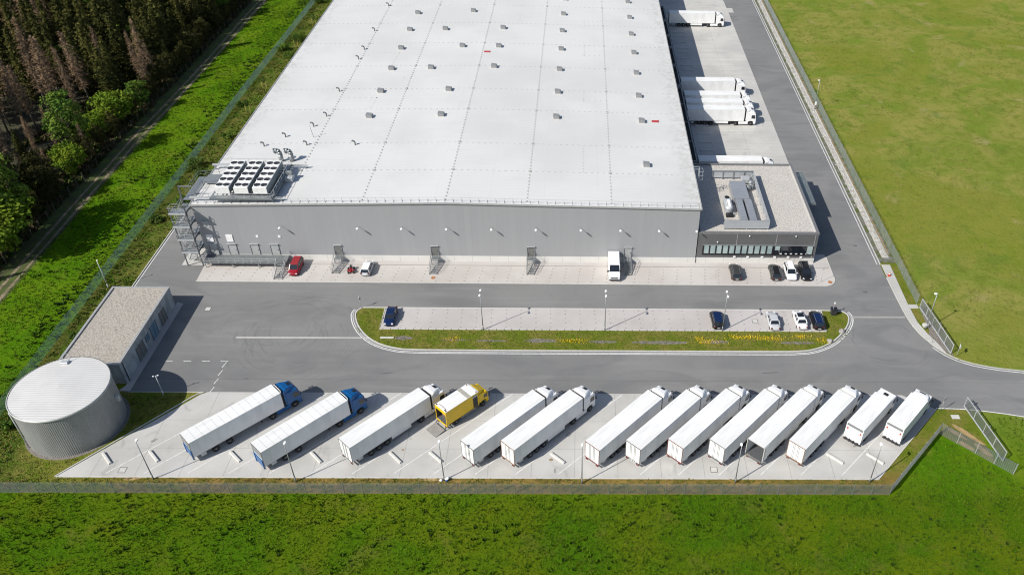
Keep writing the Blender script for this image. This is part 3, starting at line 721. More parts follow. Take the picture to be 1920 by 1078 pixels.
# escape stair tower
t = thing('escape_stair', 'grey steel escape stair tower climbing the warehouse corner near the cooling units', 'escape stair', (0, 0, 0))
TX0, TX1, TY0, TY1 = -71.0, -68.25, 122.9, 128.2
b = MB()
for x in (TX0, TX1):
    for y in (TY0+.1, TY1): b.bar((x, y, 0), (x, y, 12.2), .16, .16, galv_dark)
for zz in (3.2, 5.9, 8.6, 11.3):
    for x in (TX0, TX1): b.bar((x, TY0, zz-.12), (x, TY1, zz-.12), .12, .18, galv_dark)
    b.bar((TX0, TY0+.1, .4 if zz == 3.2 else zz-2.7), (TX1, TY0+.1, zz-.2), .05, .05, galv)
b.build('frame', t)
for i, zz in enumerate((3.2, 5.9, 8.6, 11.3)):
    b = MB(); b.box(TX0, TX1, TY0-.3, TY0+1.1, zz, zz+.06, galv); b.box(TX0-.1, TX1+.1, TY0-.36, TY0-.3, zz-.22, zz+.12, galv_light); b.build('landing', t); b = MB(); b.box(TX0, TX1, TY1-1.0, TY1, zz-1.35, zz-1.29, galv); b.build('landing', t)
    b = MB(); stairs(b, TX0+.05, TX0+1.25, TY1-1.0, zz-1.3, TY0+1.1, zz-2.65, 7); stairs(b, TX0+1.45, TX1-.05, TY1-1.0, zz-1.3, TY0+1.1, zz, 7); b.build('flight', t)
    b = MB(); rail(b, [(TX0, TY1, zz-1.3), (TX0, TY0+1.1, zz-2.6)]); rail(b, [(TX1, TY0-.3, zz), (TX0, TY0-.3, zz), (TX0, TY0+1.1, zz), (TX0+1.3, TY0+1.1, zz)]); b.build('railing', t)
b = MB(); b.box(-69.9, -68.1, 126.5, 134.5, 11.7, 11.78, galv); b.box(-68.1, -64.5, 131.5, 134.5, 12.2, 12.28, galv); b.build('roof_walkway', t)
b = MB(); rail(b, [(-69.9, 128.2, 11.8), (-69.9, 134.5, 11.8), (-66, 134.5, 12.3), (-64.4, 134.5, 13)], m=galv); rail(b, [(-68.1, 126, 11.8), (-68.1, 131.5, 11.8), (-65, 131.5, 13)], m=galv)
b.box(-70.4, -70.2, 127, 127.2, 11.3, 14.2, galv_dark); b.bar((-70.3, 127.1, 14.1), (-68.0, 127.1, 14.1), .15, .15, galv)
b.build('walkway_railing', t)

# ---------------------------------------------------------------- annex
ann = thing('office_annex', 'low dark grey office annex with gravel roof and long window band joined to the warehouse', 'office building', (0, 0, 0))
AX0, AX1, AY0, AY1, AZ = 21.3, 43.15, 125.15, 150.6, 6.3
b = MB(); b.box(AX0, AX1, AY0, AY1, 1.15, AZ, annex_wall); b.build('wall', ann)
b = MB(); b.box(AX0, AX1-.4, AY0+.35, AY1-.1, 0, 1.15, plinth_mat); b.box(AX0, AX1, AY0-.05, AY0+.35, 0, 1.15, plinth_mat); b.build('plinth', ann)
b = MB(); b.box(AX0+.4, AX1-.4, AY0+.4, AY1-.4, AZ, AZ+.1, groof); b.build('roof', ann)
b = MB(); w = .42
b.box(AX0, AX1+.06, AY0-.06, AY0+w, AZ, AZ+.35, dark_cop); b.box(AX0, AX1+.06, AY1-w, AY1+.06, AZ, AZ+.35, dark_cop); b.box(AX1-w, AX1+.06, AY0+w, AY1-w, AZ, AZ+.35, dark_cop)
b.box(AX1-w-.25, AX1-w, AY0+w, AY1-w, AZ+.1, AZ+.2, kerb_mat)
b.build('parapet', ann)
b = MB()
for x in (28.4, 35.6, 42.6): b.box(x-.04, x+.04, AY0-.03, AY0, 1.2, AZ, coping)
b.build('joint_strip', ann)
b = MB(); b.box(22.4, 42.75, AY0-.03, AY0+.01, 1.95, 3.9, glass_dark); b.box(22.3, 42.85, AY0-.12, AY0, 3.9, 4.02, galv); b.box(22.3, 42.85, AY0-.12, AY0, 1.83, 1.95, black_plastic)
for k in range(12): x = 22.45+k*1.16; b.box(x-.14, x+.14, AY0-.08, AY0-.02, 1.95, 3.9, black_plastic)
band = b.build('window_band', ann)
for k in range(11):
    x = 22.45+k*1.16; b = MB(); b.box(x+.14, x+1.02, AY0-.055, AY0-.031, 2.1, 3.86, glass_pale); b.build('window_pane', band)
b = MB(); b.box(35.4, 42.6, AY0-.07, AY0-.031, 2.0, 3.8, glass_dark)
for k in range(6): b.box(36.6+k*.95, 37.0+k*.95, AY0-.09, AY0-.071, 2.02, 2.25, lamp_glass)
b.box(41.5, 42.5, AY0-.09, AY0-.071, 2.05, 3.8, glass_pale); b.box(35.6, 36.5, AY0-.09, AY0-.071, 2.9, 3.8, glass_pale)
b.build('meeting_room_window', band)
for x in (28.35, 30.81, 33.47, 35.83, 38.29, 40.66):
    b = MB(); b.box(x-.22, x+.22, AY0-.2, AY0, 1.25, 1.5, white_paint); b.build('wall_light', ann)
for x, zz in ((24.9, 4.55), (30.6, 5.9), (39.0, 5.9)):
    b = MB(); b.lathe([(.1, 0), (.12, .18), (.05, .25)], white_paint, (x, AY0-.15, zz), 8); b.build('camera', ann)
# roof ladder between hall and annex
b = MB()
for y in (137.0, 138.0): b.bar((22.2, y, 6.4), (22.2, y, 12.9), .06, .06, galv_light); b.bar((22.2, y, 12.9), (20.4, y, 12.8), .06, .06, galv_light)
for k in range(20): b.bar((22.2, 137, 6.7+k*.32), (22.2, 138, 6.7+k*.32), .04, .04, galv_light)
for zz in (10.8, 11.6, 12.4): b.bar((22.9, 136.8, zz), (22.9, 138.2, zz), .05, .05, galv_light); b.bar((22.2, 136.8, zz), (22.9, 136.8, zz), .05, .05, galv_light); b.bar((22.2, 138.2, zz), (22.9, 138.2, zz), .05, .05, galv_light)
b.build('roof_ladder', hall)
# glass canopy east
b = MB()
for y in [137.9+k*2.05 for k in range(7)]: b.bar((43.2, y, 4.9), (45.6, y, 4.9), .08, .14, galv)
b.bar((45.6, 137.8, 4.9), (45.6, 150.3, 4.9), .12, .16, galv); cn = b.build('canopy_frame', ann)
b = MB(); b.box(43.3, 45.5, 138.0, 150.1, 4.99, 5.02, M('frosted_glass', (.50, .56, .56), .3)); MATS['frosted_glass'].node_tree.nodes['Principled BSDF'].inputs['Transmission Weight'].default_value = .8; b.build('canopy_glass', cn)
# plant screen and ducts
scr = thing('plant_screen', 'pale corrugated screen wall around the ducts on the annex roof', 'screen wall', (0, 0, 0))
z0, z1 = 6.75, 8.3
b = MB(); b.box(26.0, 34.2, 126.45, 126.55, z0, z1, screen_m); b.build('front_panel', scr)
b = MB(); b.box(34.1, 34.2, 126.56, 144.8, z0, z1, screen_m); b.build('side_panel', scr)
b = MB(); b.box(26.0, 34.09, 144.7, 144.8, z0, z1, screen_m); b.build('rear_panel', scr)
for x in (26.05, 28.1, 30.2, 32.3, 34.0):
    b = MB(); b.bar((x, 126.65, 6.4), (x, 126.65, z1), .1, .1, galv_light); b.bar((x, 126.65, 8.1), (x, 128.0, 6.45), .06, .06, galv_light); b.build('post', scr)
    b = MB(); b.bar((x, 144.6, 6.4), (x, 144.6, z1), .14, .14, galv); b.build('post', scr)
for y in (129, 132, 135, 138, 141, 144): b = MB(); b.bar((34.0, y, 6.4), (34.0, y, z1), .1, .1, galv_light); b.bar((34.0, y, 8.1), (32.9, y-.3, 6.45), .05, .05, galv_light); b.build('post', scr)
for y in (144.6, 126.65): b = MB(); b.bar((26.0, y, 8.3), (34.1, y, 8.3), .14, .08, galv); b.build('top_rail', scr)
t = thing('air_ducts', 'broad grey sheet metal air ducts running inside the roof screen', 'air duct', (0, 0, 0))
b = MB(); b.box(28.9, 31.9, 135.2, 141.5, 6.6, 7.9, duct_m, .03); b.build('main_duct', t)
b = MB(); b.box(29.3, 30.5, 127.5, 135.1, 6.6, 7.7, duct_m, .03); b.build('branch_duct', t)
b = MB(); b.box(30.95, 32.2, 127.5, 135.1, 6.6, 7.7, duct_m, .03); b.build('branch_duct', t)
b = MB(); b.loft([[(26.9, 127.0, 6.6), (30.4, 127.0, 6.6), (30.4, 127.0, 7.3), (27.4, 127.0, 7.3)], [(27.3, 128.2, 6.6), (29.2, 128.2, 6.6), (29.2, 128.2, 7.3), (27.6, 128.2, 7.3)]], duct_m); b.build('end_duct', t)
b = MB()
pts = [(32.1, 140.2, 7.0), (32.9, 140.4, 7.1), (33.3, 141.2, 7.2), (33.3, 142.6, 7.3)]
for p, q in zip(pts, pts[1:]): b.tube(p, q, .55, galv, n=12)
b.box(31.6, 33.2, 142.4, 143.9, 6.8, 7.7, galv_light, .04); b.build('elbow_duct', t)
t = thing('heat_pump', 'oval white and grey roof unit with a black fan beside the ducts', 'roof unit', (27.6, 133.6, 6.45))
b = MB(); 
def stadium(L, r, zz, n=8):
    return [(r*math.cos(a), L/2+r*math.sin(a), zz) for a in [math.pi*i/n for i in range(n+1)]]+[(r*math.cos(a), -L/2+r*math.sin(a), zz) for a in [math.pi+math.pi*i/n for i in range(n+1)]]
b.loft([stadium(3.0, .7, .3), stadium(3.0, .75, 1.3), stadium(3.0, .55, 1.5)], galv_light, True, False); b.build('casing', t)
b = MB(); b.lathe([(.42, 0), (.45, .12)], black_plastic, (0, 1.55, 1.5), 16); b.build('fan', t)
b = MB(); b.box(-.35, .35, -1.8, .7, 1.5, 1.62, white_paint); b.box(-.3, -.25, -1.8, .7, 1.62, 1.66, galv_dark); b.build('lid', t)
b = MB(); b.box(-.6, .7, -3.1, -2.2, -.0, .5, black_plastic); b.tube((.5, -2.4, .4), (1.1, -2.0, .4), .1, galv_light); b.build('pump', t)

# ---------------------------------------------------------------- tank, shed
tank = thing('water_tank', 'big round grey corrugated water tank with ribbed flat roof beside the pump house', 'water tank', (-72.3, 84.05, 0))
b = MB(); n = 640; rr = []
def ringc(r, zz, amp):
    return [((r+amp*(1 if (k//2) % 2 else -1))*math.cos(2*math.pi*k/n), (r+amp*(1 if (k//2) % 2 else -1))*math.sin(2*math.pi*k/n), zz) for k in range(n)]
tankw = M('tank_wall_sheet', (.33, .335, .335), .5, .25, scale=.5, var=.18, vec=(1, 1, .3))
b.loft([ringc(6.36, 0, .012), ringc(6.36, 7.1, .012)], tankw, False); b.build('wall', tank)
b = MB(); b.lathe([(6.5, 6.95), (6.52, 7.2), (6.4, 7.24)], coping, n=96, caps=False)
b.build('rim', tank)
b = MB(); b.lathe([(6.42, 7.1), (6.42, 7.17), (.05, 7.55)], tank_roofm, n=96, smooth=False); b.build('roof', tank)
b = MB(); b.box(-.5, .5, -.35, .35, 0, .35, galv_light, .04); b.bar((-.5, .4, .2), (-.5, .9, 1.0), .05, .05, galv); b.bar((-.5, .9, 1.0), (.5, .9, 1.0), .05, .05, galv); b.bar((.5, .9, 1.0), (.5, .4, .2), .05, .05, galv)
b.build('hatch', tank, (-1.6, 5.0, 7.22))
b = MB(); b.tube((-4.62, -4.62, 0), (-4.62, -4.62, 7.0), .08, galv_light); b.build('drainpipe', tank); b = MB(); b.box(6.3, 6.75, .9, 1.3, 3.6, 4.6, galv_light, .04); b.build('level_box', tank)
shed = thing('pump_house', 'long low concrete pump house with a gravel roof behind the round tank', 'shed', (0, 0, 0))
sx0, sx1, sy0, sy1, sz = -78.2, -68.85, 92.4, 111.5, 3.75
b = MB(); b.box(sx0, sx1, sy0, sy1, 0, sz-.05, shedwall); b.build('wall', shed)
b = MB(); b.box(sx0+.3, sx1-.3, sy0+.3, sy1-.3, sz-.05, sz+.02, groof2); b.build('roof', shed)
b = MB(); b.box(sx0-.05, sx1+.08, sy0-.05, sy0+.3, sz-.05, sz+.2, coping); b.box(sx0-.05, sx1+.08, sy1-.3, sy1+.05, sz-.05, sz+.2, coping); b.box(sx0-.05, sx0+.3, sy0+.3, sy1-.3, sz-.05, sz+.2, coping); b.box(sx1-.3, sx1+.08, sy0+.3, sy1-.3, sz-.05, sz+.2, coping)
b.build('parapet', shed)
for y0, y1, za, zb, m, nm in ((97.3, 99.6, .05, 2.6, door_dark, 'door'), (106.0, 107.9, .05, 2.5, door_dark, 'door'), (102.4, 104.4, .05, 2.6, door_blue, 'door'), (100.5, 101.5, 1.2, 2.3, door_blue, 'window')):
    b = MB(); b.box(sx1-.02, sx1+.05, y0, y1, za, zb, m); d = b.build(nm, shed)
    b = MB(); b.box(sx1, sx1+.09, y0-.08, y0, za, zb+.08, galv_dark); b.box(sx1, sx1+.09, y1, y1+.08, za, zb+.08, galv_dark); b.box(sx1+.05, sx1+.09, (y0+y1)/2-.02, (y0+y1)/2+.02, za, zb, galv_dark); b.build('frame', d)
b = MB(); b.tube((sx1+.1, 93.1, 0), (sx1+.1, 93.1, 3.6), .06, black_plastic); b.build('drainpipe', shed)
b = MB(); b.box(sx1, sx1+.3, 110.9, 111.1, 3.0, 3.15, white_paint); b.build('wall_lamp', shed)

# ---------------------------------------------------------------- vehicles
wheel_cache = {}
def wheel(parent, x, y, r=.5, w=.32, side=1, name='wheel'):
    k = (round(r, 2), round(w, 2), side)
    if k not in wheel_cache:
        b = MB(); b.lathe([(r*.55, -w/2), (r*.92, -w/2), (r, -w*.32), (r, w*.32), (r*.92, w/2), (r*.55, w/2)], rubber, n=18, axis='y')
        c = MB(); s = side; c.lathe([(r*.58, s*w*.40), (r*.56, s*w*.51), (r*.34, s*w*.44), (r*.2, s*w*.56), (r*.05, s*w*.56)], rim_metal, n=14, axis='y')
        wheel_cache[k] = (b, c, [None, None])
    b, c, me = wheel_cache[k]
    if me[0] is None:
        o = b.build(name, parent); q = c.build('rim', o); me[0], me[1] = o.data, q.data
    else:
        o = link(name, me[0], parent); q = link('rim', me[1], o)
    o.location = (x, y, r); return o
def cab(root, x0, paint, top=3.95, fair=True, L=2.3, gapdark=True, W=1.24, zs=1.0):
    "tractor or truck cab; x0 = back of cab"
    P = [(0, 1.0), (.45, 1.0), (.68, 1.15), (1.15, 1.22), (1.6, 1.12), (1.75, .75), (1.8, .42), (2.25, .42), (2.33, .6), (2.34, 1.5), (2.16, 2.95), (1.9, 3.22), (0, 3.3)]
    P = [(a*L/2.3, z*zs if z > 1.3 else z) for a, z in P]
    cx = sum(a for a, z in P)/len(P); cz = sum(z for a, z in P)/len(P)
    b = MB(); sh = [(cx+(a-cx)*.965, cz+(z-cz)*.965) for a, z in P]
    b.loft([[(x0+a, y, z) for a, z in pr] for y, pr in ((-W, sh), (-W+.07, P), (W-.07, P), (W, sh))], paint)
    c = b.build('cab', root)
    if fair:
        b = MB(); rings = []
        for a, hb, ht, zt in ((.02, 1.2, 1.18, top-.08), (.35, 1.2, 1.10, top-.04), (1.0, 1.2, .86, top-.14), (1.6, 1.15, .72, top-.36), (1.98, 1.02, .66, 3.22)):
            rings.append([(x0+a, -hb, 3.15*zs), (x0+a, -ht, zt-.1), (x0+a, -ht+.15, zt), (x0+a, ht-.15, zt), (x0+a, ht, zt-.1), (x0+a, hb, 3.15*zs)])
        b.loft(rings, paint); b.build('roof_fairing', c)
        b = MB(); b.loft([[(x0+a, -.32, zt+.012), (x0+a, .32, zt+.012), (x0+a, .32, zt+.05), (x0+a, -.32, zt+.05)] for a, zt in ((1.05, top-.135), (1.5, top-.31))], black_plastic); b.build('roof_hatch', c)
        for s in (-1, 1): b = MB(); b.loft([[(x0-.22, s*1.22, 1.3), (x0-.22, s*1.16, 1.3), (x0-.22, s*1.16, top-.25), (x0-.22, s*1.22, top-.25)], [(x0, s*1.24, 1.1), (x0, s*1.18, 1.1), (x0, s*1.18, top-.05), (x0, s*1.24, top-.15)]], paint); b.build('side_flap', c)
    else:
        b = MB(); b.box(x0+.7*L/2.3, x0+1.25*L/2.3, -.35, .35, 3.28*zs-.02, 3.33*zs, black_plastic); b.build('roof_hatch', c)
    fx = x0+2.34*L/2.3
    b = MB(); b.loft([[(fx-.015, -1.08, 1.75*zs), (fx-.015, 1.08, 1.75*zs), (fx+.02, 1.08, 1.75*zs), (fx+.02, -1.08, 1.75*zs)], [(fx-.19, -1.0, 2.9*zs), (fx-.19, 1.0, 2.9*zs), (fx-.13, 1.0, 2.9*zs), (fx-.13, -1.0, 2.9*zs)]], glass_dark); b.build('windscreen', c)
    for s in (-1, 1):
        b = MB(); q = [(1.15, 1.85), (2.12, 1.75), (2.0, 2.65), (1.2, 2.65)]
        b.loft([[(x0+a*L/2.3, s*(W-.02), z*zs) for a, z in q], [(x0+a*L/2.3, s*(W+.012), z*zs) for a, z in q]], glass_dark); b.build('side_window', c)
        b = MB(); b.box(fx-.1, fx, s*1.46-.08, s*1.46+.08, 1.95*zs, 2.6*zs, black_plastic, .03); b.bar((fx-.15, s*1.2, 2.55*zs), (fx-.05, s*1.5, 2.55*zs), .05, .05, black_plastic); b.bar((fx-.15, s*1.2, 2.1*zs), (fx-.05, s*1.5, 2.1*zs), .05, .05, black_plastic); b.build('mirror', c)
        b = MB(); b.box(fx-.05, fx+.02, s*.95-.18, s*.95+.18, .62, .85, lamp_glass); b.build('headlight', c)
        b = MB(); b.box(x0+.9*L/2.3, x0+1.0*L/2.3, s*W-.01, s*W+.015, 1.55, 1.62, black_plastic); b.build('door_handle', c)
    b = MB(); b.box(fx-.05, fx+.06, -1.15, 1.15, .35, .58, galv_dark if paint is not blue_paint else chassis_grey, .02); b.build('bumper', c)
    return c
def cargo_box(root, L, z0, z1, side, roof, W=1.3, frame=frame_steel, hollow=False, ribs=0, doors=True, name='trailer_box', door_m=None):
    door_m = door_m or trailer_white
    b = MB(); t = .06
    if hollow:
        b.box(0, L, -W, -W+t, z0, z1, side); b.box(0, L, W-t, W, z0, z1, side); b.box(L-t, L, -W+t, W-t, z0, z1, side)
        b.box(0, L, -W+t, W-t, z0, z0+t, galv_dark); b.box(0, L, -W+t, W-t, z1-t, z1, roof)
        b.box(-.01, L+.01, -W-.01, W+.01, z1, z1+.03, roof)
    else:
        b.box(0, L, -W, W, z0, z1-.04, side, .02); b.box(-.01, L+.01, -W-.012, W+.012, z1-.04, z1, roof)
    if ribs:
        for k in range(1, ribs): x = L*k/ribs; b.box(x-.02, x+.02, -W+.05, W-.05, z1, z1+.012, galv_light)
    o = b.build(name, root)
    b = MB()   # rear frame
    b.box(-.05, 0, -W, -W+.09, z0-.1, z1, frame); b.box(-.05, 0, W-.09, W, z0-.1, z1, frame); b.box(-.05, 0, -W+.09, W-.09, z1-.1, z1, frame); b.box(-.07, 0, -W, W, z0-.28, z0-.1, frame)
    b.build('rear_frame', o)
    if doors and not hollow:
        for s in (-1, 1):
            b = MB(); y0, y1 = (-W+.1, -.02) if s < 0 else (.02, W-.1)
            b.box(-.04, -.001, y0, y1, z0-.08, z1-.11, door_m)
            for q in (.25, .45): yy = s*q; b.tube((-.07, yy, z0-.1), (-.07, yy, z1-.12), .022, galv, n=5)
            b.build('rear_door', o)
    for s in (-1, 1):
        b = MB(); b.box(-.1, -.02, s*(W-.35)-.2, s*(W-.35)+.2, z0-.52, z0-.38, red_light); b.build('tail_light', o)
    b = MB(); b.box(-.05, .08, -W+.1, W-.1, z0-.62, z0-.52, galv_light); b.build('underrun_bar', o)
    return o
def semi(style, lab):
    root = thing('semi_truck', lab, 'semi truck', (0, 0, 0), 0, None)
    blue = style == 'blue'
    paint = blue_paint if blue else white_paint
    fr = {'red': red_frame, 'rust': rust_frame}.get(style, frame_steel)
    bx = cargo_box(root, 13.6, 1.15, 4.0, trailer_side, trailer_white, frame=fr, hollow=(style == 'open'), ribs=13 if blue else 0, doors=not blue)
    if blue:
        b = MB(); b.box(-.045, -.001, -1.2, 1.2, 2.6, 3.88, galv); b.build('rear_shutter', bx)
        b = MB(); b.box(-.10, -.05, -1.22, 1.22, .75, 2.3, blue_paint); b.box(-.16, -.1, -1.1, -.9, .6, 2.2, blue_paint); b.box(-.16, -.1, .9, 1.1, .6, 2.2, blue_paint); b.build('tail_lift', bx)
    if style == 'open':
        b = MB(); b.box(.05, 1.25, -1.40, -1.34, 1.1, 3.85, trailer_white); b.tube((.3, -1.42, 1.1), (.3, -1.42, 3.8), .022, galv, n=5); b.build('rear_door', bx)
        b = MB(); b.box(.05, 1.25, 1.34, 1.40, 1.1, 3.85, trailer_white); b.build('rear_door', bx)
    if style == 'chevron':
        b = MB()
        for k in range(8): b.box(-.09, -.071, -1.2+k*.3, -1.05+k*.3, .88, 1.04, red_light if k in (0, 1, 6, 7) else white_paint)
        b.build('warning_board', bx)
    b = MB(); b.box(.4, 13.3, -.38, .38, 1.0, 1.1, chassis_grey); b.box(.4, 13.3, -.5, -.38, .85, 1.12, chassis_grey); b.box(.4, 13.3, .38, .5, .85, 1.12, chassis_grey)
    for x in (2.5, 4, 5.5, 8, 10.6): b.box(x, x+.12, -1.15, 1.15, 1.0, 1.12, chassis_grey)
    b.build('trailer_chassis', root)
    ax = (3.0, 5.05) if blue else (3.0, 4.35, 5.7)
    for x in ax:
        for s in (-1, 1): wheel(root, x, s*1.1, .5, .36, s)
    for x in ax:
        for s in (-1, 1): b = MB(); b.box(x-.5, x+.5, s*1.1-.17, s*1.1+.17, 1.02, 1.08, black_plastic); b.build('mudguard', root)
    if not blue:
        for s in (-1, 1): b = MB(); b.box(6.5, 9.9, s*1.2-.03, s*1.2+.03, .5, 1.1, trailer_side); b.build('side_skirt', root)
    for s in (-1, 1): b = MB(); b.box(10.0, 10.15, s*.9-.08, s*.9+.08, .25, 1.1, chassis_grey); b.build('landing_leg', root)
    b = MB(); b.box(1.0, 1.7, -1.15, -.75, .45, .95, galv_light, .03); b.build('tool_box', root)
    b = MB(); b.box(10.6, 16.0, -.45, -.3, .7, .98, chassis_grey); b.box(10.6, 16.0, .3, .45, .7, .98, chassis_grey); b.box(13.0, 13.95, -.9, .9, .9, 1.05, chassis_grey); b.build('tractor_chassis', root)
    b = MB(); b.box(13.62, 13.98, -1.0, 1.0, 1.1, 3.1, black_plastic); b.box(13.62, 13.95, -1.05, 1.05, 3.1, 3.75, black_plastic, .04); b.build('refrigeration_unit' if not blue else 'cab_rear_wall', root)
    for x in (11.7,):
        for s in (-1, 1): wheel(root, x, s*1.0, .5, .55, s)
    for s in (-1, 1): wheel(root, 15.3, s*1.08, .5, .34, s)
    for s in (-1, 1): b = MB(); b.box(12.35, 14.6, s*1.17-.06, s*1.17+.06, .38, 1.02, paint, .02); b.build('tank_cover', root)
    if blue:
        b = MB(); pts = [(13.75, -1.1, 3.7), (13.85, -.8, 3.98), (13.85, .8, 3.98), (13.75, 1.1, 3.7)]
        for p, q in zip(pts, pts[1:]): b.tube(p, q, .06, white_paint)
        b.build('air_hose_rail', root)
    cab(root, 14.2, paint, L=2.2)
    return root
def rear_mid(A, B, z=4.0): a, c = V(*A, z), V(*B, z); m = (a+c)/2; return Vector((m.x, m.y, .02))
GR = 'trucks parked slantwise on the concrete lot'
blue = semi('blue', ''); white = semi('white', ''); rustt = semi('rust', ''); redt = semi('red', ''); opent = semi('open', ''); chev = semi('chevron', '')
jobs = [(blue, (336.6, 812.3), (353.8, 831.6), 45.4, 'blue-cab semi truck with ribbed white trailer, nearer of the two to the round tank'),
        (blue, (469.5, 830), (488.7, 848), 46.4, 'blue-cab semi truck with ribbed white trailer, next to the all-white semi'),
        (white, (634.2, 821.2), (655.5, 840), 46.7, 'all-white semi truck between a blue-cab semi and the yellow truck'),
        (white, (864, 825.4), (886.7, 843.3), 46.7, 'all-white semi truck between the yellow truck and the rust-framed semi'),
        (rustt, (939.4, 826.6), (963.4, 843.3), 47.1, 'white semi truck with rust-brown rear frame beside the empty bay with one wheel stop'),
        (redt, (1097.5, 826.6), (1123.9, 844.5), 47.4, 'white semi truck with red rear door frame, behind the lamp post beside the empty bay'),
        (chev, (1174.7, 824.6), (1201, 843.3), 47.2, 'white semi truck with red and white warning plates on its rear bumper'),
        (redt, (1253.5, 822.7), (1280.8, 840.5), 47.0, 'white semi truck with red rear door frame and close trucks on both sides'),
        (white, (1332, 823.6), (1358.7, 840.5), 47.0, 'white semi truck with plain grey door frame beside the open-backed one'),
        (opent, (1403, 822.2), (1432.6, 840.4), 46.8, 'white semi truck with its empty trailer wide open at the rear'),
        (rustt, (1480.4, 825), (1510, 841.9), 47.07, 'white semi truck with orange-brown rear bumper beside the two short box trucks')]
seen = set()
for pr, A, B, ang, lab in jobs:
    place(pr, id(pr) in seen, rear_mid(A, B), R(ang), lab, None, GR); seen.add(id(pr))
DG = 'semi trucks backed up to the loading docks'
for x, y, lab in ((26.0, 247.4, 'white semi truck alone at the farthest loading dock'), (25.0, 198.7, 'white semi truck at the dock, farthest of the group of four'),
                  (25.1, 190.5, 'white semi truck at the dock, second farthest of the group of four'), (25.1, 186.35, 'white semi truck at the dock, third farthest of the group of four'),
                  (25.0, 182.5, 'white semi truck at the dock, nearest of the group of four'), (25.0, 157.6, 'white semi truck at the dock partly hidden behind the office annex')):
    place(white, True, (x, y, .02), 0, lab, None, DG)
def box_truck(lab, L, cabfair, top=3.7):
    root = thing('box_truck', lab, 'box truck', (0, 0, 0), 0, GR)
    bx = cargo_box(root, L, 1.1, top, trailer_side, trailer_white, frame=white_paint, name='cargo_box', doors=False)
    b = MB(); b.box(-.05, -.001, -1.2, 1.2, 3.15, 3.58, galv); b.box(-.09, -.05, -1.2, 1.2, 1.05, 3.12, trailer_white); b.build('tail_lift', bx)
    for s in (-1, 1): b = MB(); b.box(-.105, -.091, s*1.0-.12, s*1.0+.12, 2.5, 2.85, M('flag_red', (.5, .06, .05), .6) if 'flag_red' not in MATS else MATS['flag_red']); b.build('warning_flag', bx)
    b = MB(); b.box(-.35, -.1, -1.2, 1.2, .62, .72, chassis_grey)
    for y in (-.9, -.3, .3, .9): b.box(-.3, .2, y-.08, y+.08, .5, .95, chassis_grey)
    b.build('lift_arms', root)
    b = MB(); b.box(.2, L+1.6, -.45, -.3, .75, 1.08, chassis_grey); b.box(.2, L+1.6, .3, .45, .75, 1.08, chassis_grey); b.build('chassis', root)
    for s in (-1, 1): wheel(root, 2.0, s*1.0, .47, .5, s); wheel(root, L+1.1, s*1.05, .47, .3, s)
    for s in (-1, 1): b = MB(); b.box(3.0, L-.6, s*1.18-.02, s*1.18+.02, .5, .8, galv); b.build('side_guard', root)
    c = cab(root, L+.12, white_paint, fair=False, L=2.1, zs=1.0 if not cabfair else .97)
    if cabfair:
        b = MB(); rings = []
        for a, hw, zt in ((0, 1.2, 3.68), (.4, 1.17, 3.68), (.9, 1.05, 3.6), (1.35, .85, 3.42), (1.6, .6, 3.22)):
            rings.append([(L+.12+a, -hw, 3.1), (L+.12+a, -hw+.05, zt-.08), (L+.12+a, -hw+.2, zt), (L+.12+a, hw-.2, zt), (L+.12+a, hw-.05, zt-.08), (L+.12+a, hw, 3.1)])
        b.loft(rings, white_paint); b.box(L+.95, L+1.15, -.45, .45, 3.6, 3.64, black_plastic); b.build('roof_fairing', c)
    return root
o = box_truck('short white box truck with square cab and roof hatch, beside the semis', 8.2, False)
o.location = rear_mid((1590, 789), (1620, 807.6), 3.7); o.rotation_euler.z = R(46.9)
o = box_truck('short white box truck with rounded cab fairing, last one in the row', 7.8, True)
o.location = rear_mid((1664, 787), (1695.6, 807.5), 3.7); o.rotation_euler.z = R(47.7)
# yellow truck
yt = thing('delivery_truck', 'small yellow delivery truck with white roof, open rear and tail lift lowered to the ground', 'delivery truck', rear_mid((814.5, 758.2), (836.6, 773.1), 3.6), R(45.8), GR)
bx = cargo_box(yt, 5.95, .95, 3.55, yellow_paint, trailer_white, W=1.23, frame=yellow_paint, hollow=True, name='cargo_box')
b = MB(); b.box(4.0, 4.65, -1.2, 1.2, 3.581, 3.6, M('translucent_panel', (.40, .38, .33), .5)); b.build('roof_panel', bx)
for x, y in ((.15, 1.05), (.15, -1.05), (5.7, 1.05), (5.7, -1.05), (.25, -.75)): b = MB(); b.box(x-.09, x+.09, y-.07, y+.07, 3.581, 3.68, red_light); b.build('roof_light', bx)
b = MB(); b.tube((.45, -.7, 3.6), (.45, .8, 3.6), .03, rust_frame); b.build('roof_bar', bx)
b = MB(); b.box(4.9, 5.75, -1.245, -1.231, 1.0, 2.9, black_plastic); b.box(4.9, 5.75, -1.25, -1.232, 2.9, 3.3, door_grey); b.build('side_door', bx)  # black sheet stands in for the shade inside the open side doorway
b = MB(); b.box(-.04, 0, -1.15, 1.15, 3.0, 3.5, yellow_paint); b.build('rear_header', bx); b = MB(); b.box(.06, 5.85, -1.16, -1.12, 1.02, 3.3, chassis_grey); b.box(.06, 5.85, 1.12, 1.16, 1.02, 3.3, chassis_grey); b.build('shade_lining', bx)  # dark side panels added to paint shade into the open cargo box
for x, y, h in ((.8, .6, 1.1), (1.4, -.4, .9), (2.2, .3, 1.2), (.6, -.7, .5)): b = MB(); b.box(x, x+.6, y-.35, y+.35, 1.02, 1.0+h, rust_frame if h > 1 else galv); b.build('cargo_crate', bx)
